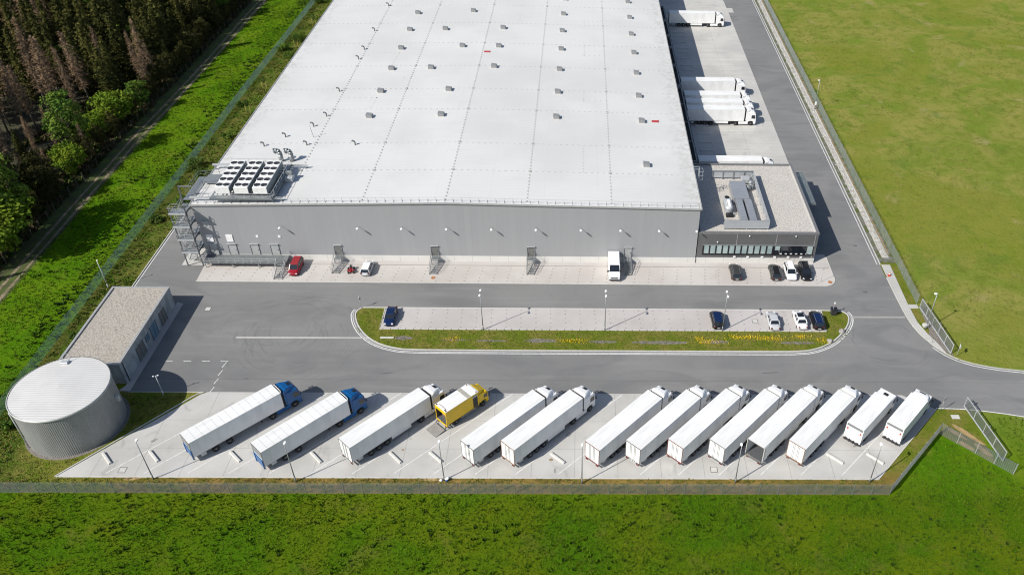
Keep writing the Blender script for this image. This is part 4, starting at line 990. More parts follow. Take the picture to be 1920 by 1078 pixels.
b = MB(); b.loft([[(-2.15, -1.1, .02), (-2.15, 1.1, .02), (-2.15, 1.1, .05), (-2.15, -1.1, .05)], [(-.45, -1.1, .22), (-.45, 1.1, .22), (-.45, 1.1, .3), (-.45, -1.1, .3)]], M('lift_plate', (.30, .29, .275), .6, .2)); b.bar((-.45, -1.0, .25), (.1, -1.0, .7), .1, .1, chassis_grey); b.bar((-.45, 1.0, .25), (.1, 1.0, .7), .1, .1, chassis_grey); b.build('tail_lift', yt)
b = MB(); b.box(.1, 7.0, -.42, -.3, .65, .94, chassis_grey); b.box(.1, 7.0, .3, .42, .65, .94, chassis_grey); b.build('chassis', yt)
for s in (-1, 1): wheel(yt, 1.7, s*.98, .42, .45, s); wheel(yt, 6.75, s*1.0, .42, .28, s)
for s in (-1, 1): b = MB(); b.box(2.6, 5.4, s*1.12-.02, s*1.12+.02, .45, .75, galv); b.build('side_guard', yt)
c = cab(yt, 6.1, yellow_paint, fair=False, L=1.75, W=1.1, zs=.82)
b = MB(); b.loft([[(6.15, -1.0, 2.7), (6.15, 1.0, 2.7), (6.15, .95, 3.35), (6.15, -.95, 3.35)], [(6.3, -1.0, 2.7), (6.3, 1.0, 2.7), (6.3, .9, 3.4), (6.3, -.9, 3.4)], [(7.3, -.85, 2.65), (7.3, .85, 2.65), (7.3, .75, 2.8), (7.3, -.75, 2.8)]], yellow_paint); b.bar((6.12, -1.0, 3.4), (6.12, 1.0, 3.4), .08, .1, white_paint); b.build('roof_fairing', c)

# cars
def car(name, lab, cat, paint, kind, roofm_=None):
    t = thing(name, lab, cat, (0, 0, 0), 0, 'cars parked in front of the warehouse')
    L, hw, zb, zt, hood, boot = {'hatch': (4.3, .90, .88, 1.45, 1.15, .05), 'wagon': (4.7, .92, .92, 1.5, 1.2, .05), 'sedan': (4.7, .91, .88, 1.42, 1.25, .85), 'mpv': (4.5, .92, .98, 1.68, .95, .02), 'suv': (4.6, .95, 1.0, 1.68, 1.15, .05)}[kind]
    X = L/2; b = MB(); rings = []
    st = [(-X, .74, .35, .62), (-X+.12, .88, .25, zb-.08), (-X+.5, .97, .22, zb), (-X+1.2, 1, .22, zb), (0, 1, .22, zb), (X-hood-.15, 1, .22, zb), (X-hood+.2, .99, .22, zb-.05), (X-.55, .96, .22, zb-.16), (X-.2, .86, .25, zb-.26), (X, .62, .33, .56)]
    for x, k, z0, z1 in st:
        w = hw*k; rings.append([(x, -w*.94, z0), (x, w*.94, z0), (x, w, z0+.16), (x, w, z1-.2), (x, w*.93, z1-.04), (x, w*.6, z1+.01), (x, -w*.6, z1+.01), (x, -w*.93, z1-.04), (x, -w, z1-.2), (x, -w, z0+.16)])
    b.loft([r[::-1] for r in rings], paint, True, True); body = b.build('body', t)
    b = MB(); g0, g1 = -X+boot+.1, X-hood+.1; r0, r1 = -X+boot+(.55 if kind in ('sedan',) else .38), X-hood-.62
    b.loft([[(g0, -hw*.9, zb-.05), (g1, -hw*.86, zb-.08), (g1, hw*.86, zb-.08), (g0, hw*.9, zb-.05)], [(r0, -hw*.72, zt-.03), (r1, -hw*.72, zt-.03), (r1, hw*.72, zt-.03), (r0, hw*.72, zt-.03)]], glass_dark); b.build('windows', t)
    b = MB(); b.loft([[(r0-.05, -hw*.74, zt-.06), (r1+.04, -hw*.74, zt-.06), (r1+.04, hw*.74, zt-.06), (r0-.05, hw*.74, zt-.06)], [(r0, -hw*.66, zt+.01), (r1-.05, -hw*.66, zt+.01), (r1-.05, hw*.66, zt+.01), (r0, hw*.66, zt+.01)]], roofm_ or paint); b.build('roof', t)
    b = MB()
    for s in (-1, 1):
        b.bar((g1, s*hw*.865, zb-.06), (r1, s*hw*.725, zt-.03), .07, .06, paint); b.bar((g0+.02, s*hw*.905, zb-.04), (r0, s*hw*.725, zt-.03), .16, .08, paint)
        for f in (.42, .75 if kind in ('wagon', 'mpv', 'suv') else .0):
            if f: xm = r1*(1-f)+r0*f; b.bar((xm, s*hw*.895, zb-.04), (xm, s*hw*.73, zt-.03), .07, .05, paint)
    b.build('pillars', t)
    for s in (-1, 1):
        b = MB(); b.box(X-.34, X-.06, s*hw*.66-.16, s*hw*.66+.16, .52, .68, lamp_glass, .03); b.build('headlight', t)
        b = MB(); b.box(-X-.005, -X+.2, s*hw*.72-.14, s*hw*.72+.14, .62, .82, red_light, .02); b.build('taillight', t)
        b = MB(); b.box(g1-.35, g1-.2, s*(hw+.1)-.09, s*(hw+.1)+.09, zb-.05, zb+.08, paint); b.build('mirror', t)
        for x in (-X+.85, X-.85): wheel(t, x, s*(hw-.12), .32, .22, s)
    b = MB(); b.box(-X-.02, -X+.02, -.26, .26, .45, .57, lamp_glass); b.build('number_plate', t)
    if kind in ('wagon', 'suv'):
        b = MB()
        for s in (-1, 1): b.bar((r0+.1, s*hw*.62, zt+.05), (r1-.1, s*hw*.62, zt+.05), .04, .04, galv)
        b.build('roof_rail', t)
    return t
def P(n, c, r=.22, var=.05): return M(n, c, r, var=var)
red_p = P('red_car_paint', (.27, .010, .020)); blk = P('black_car_paint', (.012, .012, .014)); dgrey = P('dark_grey_car_paint', (.045, .047, .045)); dblue = P('dark_blue_car_paint', (.006, .018, .07)); silv = P('silver_car_paint', (.50, .51, .53), .3); wht = P('white_car_paint', (.80, .80, .80))
cars = [('mpv', red_p, None, -51.2, 122.0, 180, 'red people carrier parked by the steel walkway, facing the road', .035),
        ('hatch', silv, white_paint, -38.4, 122.0, 0, 'silver and white hatchback parked beside the quad bike', .035),
        ('wagon', dgrey, None, 28.1, 121.6, 0, 'dark grey estate car parked alone under the office windows', .035),
        ('wagon', dgrey, blk, 35.3, 121.6, 0, 'dark grey estate car parked left of the white car under the office windows', .035),
        ('suv', wht, None, 38.1, 121.6, 180, 'white car parked between two dark cars under the office windows', .035),
        ('suv', blk, None, 40.8, 121.6, 180, 'black car nearest the annex corner, facing the road', .035),
        ('sedan', dblue, None, -31.7, 108.2, 180, 'dark blue saloon car parked alone at the left end of the island', .1),
        ('mpv', blk, dblue, 23.0, 107.8, 0, 'dark blue people carrier parked behind the right-hand island lamp post', .1),
        ('sedan', silv, None, 32.5, 107.6, 0, 'silver saloon car on the island bays with its tail on the kerb', .1),
        ('sedan', wht, None, 37.1, 107.9, 0, 'white saloon car with black glass roof on the island bays', .1),
        ('wagon', blk, dblue, 39.9, 107.9, 0, 'black estate car parked at the right end of the island beside the grass', .1)]
for kind, pt, rf, x, y, a, lab, z in cars:
    t = car('car', lab, 'car', pt, kind, rf); t.location = (x, y, z); t.rotation_euler.z = R(90+a+random.uniform(-1.5, 1.5)+2*(1 if z > .05 else 0))
    if 'black glass roof' in lab:
        b = MB(); b.box(-.35, .75, -.55, .55, 1.425, 1.445, glass_dark); b.build('sunroof', t)
# van
t = thing('van', 'tall white panel van parked at the light grey door, facing the road', 'van', (6.1, 121.9, .035), R(-90))
b = MB(); prof = [(-2.9, .35), (-2.95, 1.2), (-2.9, 2.55), (-2.75, 2.7), (.95, 2.7), (1.2, 2.6), (2.1, 1.62), (2.25, 1.5), (2.9, 1.15), (3.0, .8), (2.98, .35)]
sh = [(x*.985, z if z < .5 else z*.97) for x, z in prof]
b.loft([[(x, y, z) for x, z in pr] for y, pr in ((-1.0, sh), (-.88, prof), (.88, prof), (1.0, sh))], white_paint); b.build('body', t)
b = MB(); b.loft([[(1.27, -.8, 2.5), (1.27, .8, 2.5), (1.32, .8, 2.55), (1.32, -.8, 2.55)], [(2.08, -.9, 1.62), (2.08, .9, 1.62), (2.13, .9, 1.66), (2.13, -.9, 1.66)]], glass_dark); b.build('windscreen', t)
b = MB(); b.box(2.93, 3.04, -.6, .6, .75, .95, black_plastic); b.box(2.85, 3.06, -.95, .95, .35, .55, black_plastic, .03); b.build('grille', t)
for s in (-1, 1):
    b = MB(); q = [(.8, 1.55), (1.95, 1.5), (1.35, 2.25), (.8, 2.25)]; b.loft([[(x, s*.99, z) for x, z in q], [(x, s*1.012, z) for x, z in q]], glass_dark); b.build('side_window', t)
    b = MB(); b.box(2.0, 2.1, s*1.15-.12, s*1.15+.12, 1.5, 1.9, black_plastic); b.build('mirror', t)
    b = MB(); b.box(2.75, 3.0, s*.78-.15, s*.78+.15, .8, 1.05, lamp_glass, .03); b.build('headlight', t)
    b = MB(); b.box(-2.97, -2.9, s*.9-.08, s*.9+.08, .9, 1.3, red_light); b.build('taillight', t)
    for x in (-1.9, 1.95): wheel(t, x, s*.88, .36, .24, s)
# quad bike
t = thing('quad_bike', 'small red and grey quad bike parked left of the silver hatchback', 'quad bike', (-41.3, 121.6, .035), R(-80))
b = MB(); b.loft([[(x, -w, z0), (x, w, z0), (x, w*.7, z1), (x, -w*.7, z1)] for x, w, z0, z1 in ((-.85, .2, .5, .7), (-.4, .22, .45, .8), (.2, .2, .45, .85), (.6, .28, .45, .8), (.9, .15, .4, .6))], red_p); b.build('body', t)
b = MB(); b.loft([[(x, -w, .78), (x, w, .78), (x, w*.7, z), (x, -w*.7, z)] for x, w, z in ((-.8, .16, .86), (-.3, .18, .95), (.1, .12, .9))], black_plastic); b.build('seat', t)
b = MB(); b.tube((.25, 0, .8), (.15, 0, 1.05), .03, black_plastic); b.tube((.15, -.38, 1.1), (.15, .38, 1.1), .025, black_plastic); b.build('handlebar', t)
for s in (-1, 1):
    b = MB(); b.box(-.9, -.4, s*.45-.18, s*.45+.18, .62, .68, silv, .02); b.box(.35, .85, s*.42-.16, s*.42+.16, .62, .68, red_p, .02); b.build('mudguard', t)
    wheel(t, -.62, s*.48, .3, .28, s); wheel(t, .62, s*.46, .27, .22, s)

# ---------------------------------------------------------------- lamps, signs, small things
def lamp(loc, lab, h=7.45, double=False, az=90, small=False, group=None):
    t = thing('lamp_post', lab, 'lamp post', loc, 0, group)
    m = galv if not small else galv_light
    b = MB(); b.tube((0, 0, 0), (0, 0, h), .085, m, .05, n=8); b.tube((0, 0, 0), (0, 0, 1.0), .11, m, .1, n=8); b.build('pole', t)
    for s in ((1, -1) if double else (1,)):
        d = Vector((math.cos(R(az)), math.sin(R(az)), 0))*s; sd = Vector((-d.y, d.x, 0))
        b = MB(); rr = []
        if double: b.tube((0, 0, h-.05), Vector((0, 0, h+.05))+d*.35, .035, m)
        base = Vector((0, 0, h+.02))+d*((.18 if small else .35) if double else -.05)
        for u, w, zz in ((0, .07, .04), (.15, .16, .07), (.38, .19, .08), (.56, .10, .05)):
            if small: u, w, zz = u*.45, w*.5, zz*.7
            c = base+d*u; rr.append([c-sd*w-Vector((0, 0, zz)), c+sd*w-Vector((0, 0, zz)), c+sd*w*.8+Vector((0, 0, zz)), c-sd*w*.8+Vector((0, 0, zz))])
        b.loft(rr, white_paint); b.build('lamp_head', t)
    return t
lotl = ['lamp post in front of the empty bays at the left tip of the truck lot', 'lamp post in front of the second blue-cab truck', 'lamp post with the blue bucket at its foot', 'lamp post beside the empty bay right of the rust-framed semi', 'lamp post in front of the semi with the open trailer', 'lamp post at the right end of the truck lot']
for (px, py), lab in zip(((288, 898), (555, 903), (833, 900), (1091, 906), (1378, 905), (1630, 904)), lotl):
    lamp(V(px, py), lab, group='lamp posts along the front edge of the truck lot')
for (px, py), lab in zip(((906, 619), (1134, 620), (1354, 621)), ('left double-headed lamp post on the island', 'middle double-headed lamp post on the island', 'double-headed lamp post behind the dark blue people carrier on the island')):
    lamp(V(px, py), lab, 7.8, True, group='double lamp posts on the island')
lamp(V(1735, 617), 'single lamp post beside the upper sliding gate', 7.5, az=180)
t = lamp(V(1527, 205), 'lamp post with a small white box beside the long right-hand fence', 7.5, az=180)
b = MB(); b.box(-.2, .2, -.3, -.1, 1.2, 2.0, white_paint); b.build('switch_box', t)
lamp(V(204, 541), 'tall green camera pole beside the fence behind the pump house', 6.0, az=0, small=True)
t = lamp(V(307, 741), 'short pole with two small floodlights in the shade of the round tank', 4.0, True, az=20, small=True)
wsb = MB(); wsb.loft([[(-1.35, -.22, 0), (1.35, -.22, 0), (1.35, .22, 0), (-1.35, .22, 0)], [(-1.33, -.18, .22), (1.33, -.18, .22), (1.33, .18, .22), (-1.33, .18, .22)], [(-1.28, -.12, .27), (1.28, -.12, .27), (1.28, .12, .27), (-1.28, .12, .27)]], concrete_block)
ws0 = None
for (x, y), lab in zip(((-65.3, 77.5), (-59.0, 77.9), (-47.8, 77.9), (-36.6, 77.8), (-25.6, 77.8), (-20.0, 77.9), (-3.0, 77.8), (36.0, 77.9), (41.7, 77.9)),
    ('white concrete wheel stop in the leftmost bay near the lot tip', 'white concrete wheel stop just right of the leftmost lamp post', 'white concrete wheel stop between the two blue-cab trucks', 'white concrete wheel stop between the second blue-cab truck and the white semi', 'white concrete wheel stop between the white semi and the lamp with the bucket', 'white concrete wheel stop crossed by the lamp post with the bucket', 'white concrete wheel stop with a brown stain in the empty bay', 'white concrete wheel stop behind the shorter-cab box truck', 'white concrete wheel stop behind the last box truck')):
    o = link('wheel_stop', ws0.data) if ws0 else wsb.build('wheel_stop'); ws0 = ws0 or o
    o.location = (x, y, .02); o.rotation_euler.z = R(-44.5+random.uniform(-2, 2)); tag(o, lab, 'wheel stop', 'concrete wheel stops on the truck lot')
# bucket and sack, cone, bin, boulders, signs
t = thing('bucket', 'blue bucket with white rim beside a lamp post at the lot edge', 'bucket', V(838, 901))
b = MB(); b.lathe([(.2, 0), (.26, .5)], M('bucket_blue', (.02, .13, .45), .4), n=14); b.build('pail', t); b = MB(); b.lathe([(.275, .47), (.275, .53), (.255, .53)], white_paint, n=14); b.build('rim', t)
t = MB()
for k in range(1): t.loft([[(r*math.cos(a)*1.2, r*math.sin(a), z) for a in [2*math.pi*i/9 for i in range(9)]] for r, z in ((.13, 0), (.21, .1), (.17, .22), (.06, .3))], white_paint, True, True)
o = t.build('sack', None, V(827, 901)); tag(o, 'small crumpled white sack at the foot of the lamp post with the bucket', 'sack')
t = thing('traffic_cone', 'orange traffic cone on the footpath beside the right-hand road', 'traffic cone', V(1667, 517, .05))
b = MB(); b.box(-.25, .25, -.25, .25, 0, .05, orange_plastic); b.build('base', t); b = MB(); b.lathe([(.18, .05), (.05, .8)], orange_plastic, n=12); b.build('cone', t); b = MB(); b.lathe([(.137, .35), (.105, .52)], white_paint, n=12, caps=False); b.build('stripe', t)
t = thing('waste_bin', 'dark plastic bin at the top right corner of the island', 'waste bin', V(1562, 589, .06))
b = MB(); b.loft([[(-.4, -.4, 0), (.4, -.4, 0), (.4, .4, 0), (-.4, .4, 0)], [(-.5, -.5, 1.1), (.5, -.5, 1.1), (.5, .5, 1.1), (-.5, .5, 1.1)]], chassis_grey); b.build('body', t); b = MB(); b.box(-.54, .54, -.54, .54, 1.1, 1.2, black_plastic, .03); b.build('lid', t)
for (px, py), sz, lab in (((1578, 622), .55, 'rounded grey boulder on the island nearest its right-hand kerb'), ((1556, 640), .5, 'rounded grey boulder on the island near its lower right kerb')):
    b = MB(); rings = []
    for j in range(7):
        ph = math.pi*j/6*.5; rings.append([])
        for i in range(12):
            a = 2*math.pi*i/12; d = Vector((math.cos(a)*math.cos(ph), math.sin(a)*math.cos(ph), math.sin(ph)*.9)); k = sz*(1+.3*mnoise.noise(d*1.6+Vector((px, 0, 0))))
            if j == 6: k *= .9; d = Vector((d.x*.3+math.cos(a)*.1, d.y*.3+math.sin(a)*.1, d.z))
            rings[-1].append(tuple(d*k))
    b.loft(rings, stone, True, True); o = b.build('boulder', None, V(px, py, .05)); tag(o, lab, 'boulder', 'boulders on the island')
def sign(name, lab, loc, h, plate, cat='sign', rz=0):
    t = thing(name, lab, cat, loc, rz); b = MB(); b.tube((0, 0, 0), (0, 0, h), .035, galv_light); b.build('pole', t)
    b = MB(); plate(b, h); b.build('sign_plate', t); return t
def tri(b, h): b.loft([[(-.4, y, h-.75), (.4, y, h-.75), (0, y, h-.05)] for y in (-.06, -.035)], galv_light)
sign('road_sign', 'thin triangular road sign at the upper left tip of the island', V(677, 578), 2.6, tri, 'road sign', R(60))
def rect(b, h): b.box(-.45, .45, -.06, -.035, h-.6, h, galv_light)
sign('road_sign', 'thin rectangular road sign seen from behind at the right corner of the truck lot', V(1763, 771), 2.9, rect, 'road sign', R(40))
sign('road_sign', 'narrow grey road sign on the grass beside the upper gate', V(1793, 668), 2.5, rect, 'road sign', R(75))
def flag(b, h): b.loft([[(-.14, y, h-.6), (.14, y, h-.6), (.1, y, h), (-.1, y, h)] for y in (-.07, -.04)], white_paint); b.box(-.16, .16, -.075, -.07, h-.62, h-.5, red_light)
sign('marker_sign', 'narrow white and red marker sign on a pole behind the island bin', V(1560, 590), 2.8, flag, 'sign')
sign('marker_pole', 'thin bare pole on the rounded end of the front pavement', V(1539, 529), 3.0, lambda b, h: b.box(-.08, .08, -.06, -.03, h-.25, h, galv), 'pole')
o = MB(); o.box(-.45, .45, -.35, .35, 0, .5, concrete_block, .04); o = o.build('junction_box', None, V(1735, 612)); tag(o, 'small grey service box at the foot of the gate lamp', 'service box')

# ---------------------------------------------------------------- fences and gates
def fence(name, lab, pts, h, st, m, pm, wire=.05, ww=.008, hw=.016, hs=.2):
    t = thing(name, lab, 'fence', (pts[0][0], pts[0][1], 0)); ox, oy = pts[0]
    pb = MB(); pb.box(-.035, .035, -.035, .035, 0, h+.12, pm); p0 = None; k = 0
    for (xa, ya), (xb, yb) in zip(pts, pts[1:]):
        L = math.hypot(xb-xa, yb-ya); n = max(1, round(L/st)); d = Vector(((xb-xa)/L, (yb-ya)/L, 0)); sd = Vector((-d.y, d.x, 0))
        a = Vector((xa-ox, ya-oy, 0))
        for i in range(n+1):
            if i == n and k < len(pts)-2: continue
            o = link('post', p0.data, t) if p0 else pb.build('post', t); p0 = p0 or o
            o.location = a+d*(L*i/n)
        k += 1
        b = MB(); nv = int(L/wire)
        for i in range(nv):
            c = a+d*(i*wire); b.add([c-d*ww/2-sd*ww/2+Vector((0, 0, .05)), c+d*ww/2-sd*ww/2+Vector((0, 0, .05)), c+sd*ww/2+Vector((0, 0, .05)), c-d*ww/2-sd*ww/2+Vector((0, 0, h)), c+d*ww/2-sd*ww/2+Vector((0, 0, h)), c+sd*ww/2+Vector((0, 0, h))], [(0, 1, 4, 3), (1, 2, 5, 4), (2, 0, 3, 5)], m)
        zz = .06
        while zz < h+.01:
            b.bar(a+Vector((0, 0, zz))+sd*.02, a+d*L+Vector((0, 0, zz))+sd*.02, hw, hw, m); zz += hs
        b.build('mesh_panel', t)
fence('mesh_fence', 'long grey-green mesh fence between the truck lot lamps and the green meadow', [(-84.3, 71.6), (41.9, 71.65)], 2.1, 2.5, mesh_mix, galv)
fence('mesh_fence', 'short slanting grey mesh fence beside the last box truck', [(41.9, 71.65), (52.4, 82.8)], 2.1, 2.5, mesh_grey, galv_light)
fence('mesh_fence', 'short open mesh fence running under the far end of the lower sliding gate', [(52.4, 82.8), (60.2, 75.2)], 2.1, 2.5, mesh_grey, galv_light, wire=.25, hw=.035, hs=.2)
fence('mesh_fence', 'long green mesh fence across the meadow between the forest track and the warehouse', [(-84.3, 71.6), (-84.3, 130), (-84.2, 200), (-83.4, 290)], 2.0, 2.6, mesh_green, mesh_green)
fence('mesh_fence', 'long grey mesh fence between the right-hand road and the dry field', [(58.75, 113.2), (58.85, 290)], 2.0, 2.5, mesh_grey, mesh_grey)
def wood_fence():
    t = thing('wire_fence', 'old wire fence on thin pale posts along the forest edge beside the track', 'fence', (-103.6, 60, 0))
    pb = MB(); pb.tube((0, 0, 0), (0, 0, 1.9), .06, M('post_wood', (.13, .12, .10), .9), n=5); p0 = None
    for i in range(76):
        o = link('post', p0.data, t) if p0 else pb.build('post', t); p0 = p0 or o
        o.location = (random.uniform(-.15, .15), i*3.0, 0); o.rotation_euler = (random.uniform(-.05, .05), random.uniform(-.05, .05), 0)
    b = MB()
    for z_ in (.4, .9, 1.4, 1.8): b.bar((0, 0, z_), (0, 225, z_), .012, .012, galv_dark)
    b.build('wire', t)
wood_fence()
def gate(lab, A, B, h, brace=5):
    a, c = Vector(A), Vector(B); L = (c-a).length; t = thing('sliding_gate', lab, 'gate', (a.x, a.y, 0), math.atan2(c.y-a.y, c.x-a.x))
    b = MB(); b.box(0, L, -.06, .06, .15, .33, galv_light); b.box(0, L, -.05, .05, h-.1, h, galv_light)
    for i in range(brace+1): x = (L-.1)*i/brace; b.box(x, x+.1, -.045, .045, .33, h-.1, galv_light)
    b.build('frame', t)
    b = MB(); n = int(L/.11)
    for i in range(1, n): b.box(i*.11, i*.11+.03, -.015, .015, .33, h-.1, galv)
    b.build('bars', t)
    b = MB()
    for x in (.6, L*.55): b.box(x, x+.14, .1, .24, 0, h+.15, galv); b.box(x-.05, x+.2, .07, .27, 0, .12, galv)
    b.build('guide_post', t)
gate('upper sliding steel gate standing open on the grass beside the footpath', (58.85, 112.0, 0), (60.1, 100.0, 0), 2.1)
gate('lower sliding steel gate standing open across the verge below the entrance road', (58.0, 88.2, 0), (59.6, 77.4, 0), 2.1, 4)

# ---------------------------------------------------------------- trees
rnd = random.Random(11)
def leafq(b, c, u, v, m): b.add([c-u-v, c+u-v, c+u+v, c-u+v], [(0, 1, 2, 3)], m)
def rv():
    while True:
        v = Vector((rnd.uniform(-1, 1), rnd.uniform(-1, 1), rnd.uniform(-1, 1)))
        if .05 < v.length < 1: return v.normalized()
TREE_DATA = {}
def tree_mesh(kind, var, h, r):
    tr, cr = MB(), MB()
    if kind in ('spruce', 'dead'):
        sp_ = kind == 'spruce'; bk = bark if sp_ else dead_bark; lf = lf_spruce if sp_ else lf_dead
        lean = Vector((rnd.uniform(-.4, .4), rnd.uniform(-.4, .4), 0))
        tr.tube((0, 0, 0), (lean.x*.5, lean.y*.5, h*.55), .2, bk, .13, n=7); tr.tube((lean.x*.5, lean.y*.5, h*.55), (lean.x, lean.y, h), .13, bk, .02, n=6)
        z_ = h*(.10 if sp_ else .30); k = 0; lop = rnd.uniform(0, 6.28)
        while z_ < h*.985:
            t = z_/h; rad = r*(1-t)**.7*rnd.uniform(.65, 1.3)+.15
            if sp_ and t < .3: rad *= .6+1.3*t
            if not sp_: rad *= min(1, .35+(t-.3)*3.2)
            nb = 12 if sp_ else 11
            for i in range(nb):
                a = 2*math.pi*(i+rnd.uniform(-.5, .5))/nb+k; d = Vector((math.cos(a), math.sin(a), 0)); sd = Vector((-d.y, d.x, 0))
                if not sp_ and rnd.random() < .18+.12*math.cos(a-lop): continue
                rl = rad*rnd.uniform(.55, 1.3)*(1+.2*math.cos(a-lop)); droop = rnd.uniform(.1, .45) if sp_ else rnd.uniform(.15, .7)
                c0 = Vector((lean.x*t, lean.y*t, z_+rnd.uniform(-.45, .45)))
                end = c0+d*rl-Vector((0, 0, rl*droop))
                if not sp_: tr.add([c0+Vector((0, 0, .03)), c0-Vector((0, 0, .03)), end], [(0, 1, 2)], bk)
                ns = max(2, int(rl/.40))
                for s in range(ns):
                    f = (s+rnd.uniform(.3, .9))/ns; p = c0.lerp(end, f)
                    for q in range(3 if sp_ else 4):
                        if not sp_ and rnd.random() < .25: continue
                        e = rv(); e.z = -abs(e.z)*(.6 if sp_ else 1.0); L_ = rnd.uniform(.25, .6)*(1.1-f*.5); e = (e+sd*rnd.uniform(-1, 1)).normalized()*L_
                        w_ = e.cross(rv()).normalized()*((.15 if sp_ else .075)*rnd.uniform(.6, 1.3))
                        cr.add([p-w_, p+w_, p+e+w_*.5, p+e-w_*.5], [(0, 1, 2, 3)], lf)
            z_ += .5*rnd.uniform(.75, 1.25); k += 1.3
    else:
        lf = {'bright': lf_bright, 'mid': lf_mid, 'broad': lf_dark}[kind]
        tr.tube((0, 0, 0), (.1, .1, h*.45), .24, bark, .16, n=8)
        for i in range(7):
            a = i*.9; tr.tube((.1, .1, h*rnd.uniform(.3, .45)), (math.cos(a)*r*.6, math.sin(a)*r*.6, h*rnd.uniform(.6, .85)), .1, bark, .03, n=5)
        nc = 60
        for i in range(nc):
            d = rv(); k = rnd.uniform(.35, 1)**.5
            c = Vector((d.x*r*.82*k, d.y*r*.82*k, h*.58+d.z*h*.36*k)); cr_ = r*rnd.uniform(.2, .36)
            for j in range(80):
                e = rv(); p = c+Vector((e.x, e.y, e.z*.8))*cr_*rnd.uniform(.6, 1.05); nn = (e+rv()*.8).normalized(); u = nn.orthogonal().normalized()
                v = nn.cross(u); s = rnd.uniform(.09, .20); leafq(cr, p, u*s, v*s*.7, lf)
    return tr, cr
VAR = {'spruce': [(20, 2.7), (22, 3.0), (17, 2.4), (19, 2.9)], 'dead': [(19, 2.7), (21, 3.1), (17, 2.6), (20, 2.3)], 'broad': [(16, 4.2), (14, 3.8)], 'bright': [(9, 4.0)], 'mid': [(15, 3.9), (12, 3.4)]}
LAB = {'spruce': 'dark green spruce in the dense wood left of the track', 'dead': 'brown dead spruce with bare trunk in the wood left of the track', 'broad': 'dark leafy tree in the shaded wood left of the track', 'mid': 'fresh green leafy tree standing out in the dark wood'}
def put_tree(kind, x, y, lab=None, sc=1.0, group=True, var=None, name=None):
    v = rnd.randrange(len(VAR[kind])) if var is None else var
    key = (kind, v)
    if key not in TREE_DATA:
        h, r = VAR[kind][v]; tr, cr = tree_mesh(kind, v, h, r)
        a = tr.build('trunk'); c = cr.build('crown'); TREE_DATA[key] = (a.data, c.data)
        bpy.data.objects.remove(a); bpy.data.objects.remove(c)
    nm = name or {'spruce': 'spruce_tree', 'dead': 'dead_spruce_tree'}.get(kind, 'leafy_tree')
    t = thing(nm, lab or LAB[kind], 'tree', (x, y, 0), rnd.uniform(0, 6.28), (LAB[kind].split(' in ')[0]+'s in the wood') if (group and not lab) else None)
    s = sc*rnd.uniform(.80, 1.06) if not lab else sc
    t.rotation_euler.x = rnd.uniform(-.05, .05); t.rotation_euler.y = rnd.uniform(-.05, .05)
    w_ = rnd.uniform(.9, 1.3); t.scale = (s*w_*(1.25 if sc < .8 and not lab else 1), s*w_*(1.25 if sc < .8 and not lab else 1), s*rnd.uniform(.92, 1.08))
    link('trunk', TREE_DATA[key][0], t); link('crown', TREE_DATA[key][1], t)
    return t
feat = [('bright', (222, 236), 1.0, 'round yellow-green leafy tree at the forest edge beside the fence', None),
        ('mid', (150, 296), 1.05, 'fresh green leafy tree among brown dead spruces near the forest edge', 0),
        ('mid', (268, 208), .7, 'dark fresh green small tree touching the yellow-green round tree', 1),
        ('mid', (240, 118), .95, 'light green leafy crown standing alone among dead spruces deeper in the wood', 1),
        ('bright', (140, 330), .85, 'low bright green bushy tree above the big green tree at the forest edge', None),
        ('mid', (78, 440), 1.15, 'biggest leafy green tree, leaning over the fence nearest the track bend', 0),
        ('bright', (38, 480), 1.5, 'broad leafy green tree in front of the biggest one at the forest edge', None),
        ('bright', (185, 262), .8, 'small round yellow-green bush tree just in front of the rounder one at the forest edge', None),
        ('mid', (8, 470), 1.2, 'tall leafy green tree partly outside the photo at the forest edge', 0)]
taken = []
for kind, (px, py), sc, lab, v in feat:
    p = V(px, py); x = min(p.x, -105.2); put_tree(kind, x, p.y, lab, sc, var=v or 0); taken.append((x, p.y, 3.6))
dead_seeds = [(V(px, py, 9).x, V(px, py, 9).y, rr) for px, py, rr in ((60, 170, 11), (35, 235, 11), (110, 130, 8), (155, 120, 8), (200, 110, 8), (235, 110, 8), (262, 150, 7), (90, 250, 8), (45, 45, 6), (130, 190, 7), (180, 160, 6))]
broad_seeds = [(V(px, py, 9).x, V(px, py, 9).y, rr) for px, py, rr in ((330, 100, 12), (380, 50, 12), (290, 150, 6), (20, 330, 14), (150, 270, 8), (60, 370, 12), (410, 20, 12))]
cnt = 0; sp = 5.1
for k in range(44):
    y = 112+k*3.9+rnd.uniform(-1, 1); x = -105.0-rnd.uniform(0, 1.6)
    if any((x-a)**2+(y-c)**2 < 12 for a, c, r_ in taken): continue
    o = put_tree('broad', x, y, 'low dark bushy tree at the forest edge behind the wire fence', rnd.uniform(.28, .5), True, name='bushy_tree'); o['group'] = 'low bushy trees along the forest edge'
gx = 0
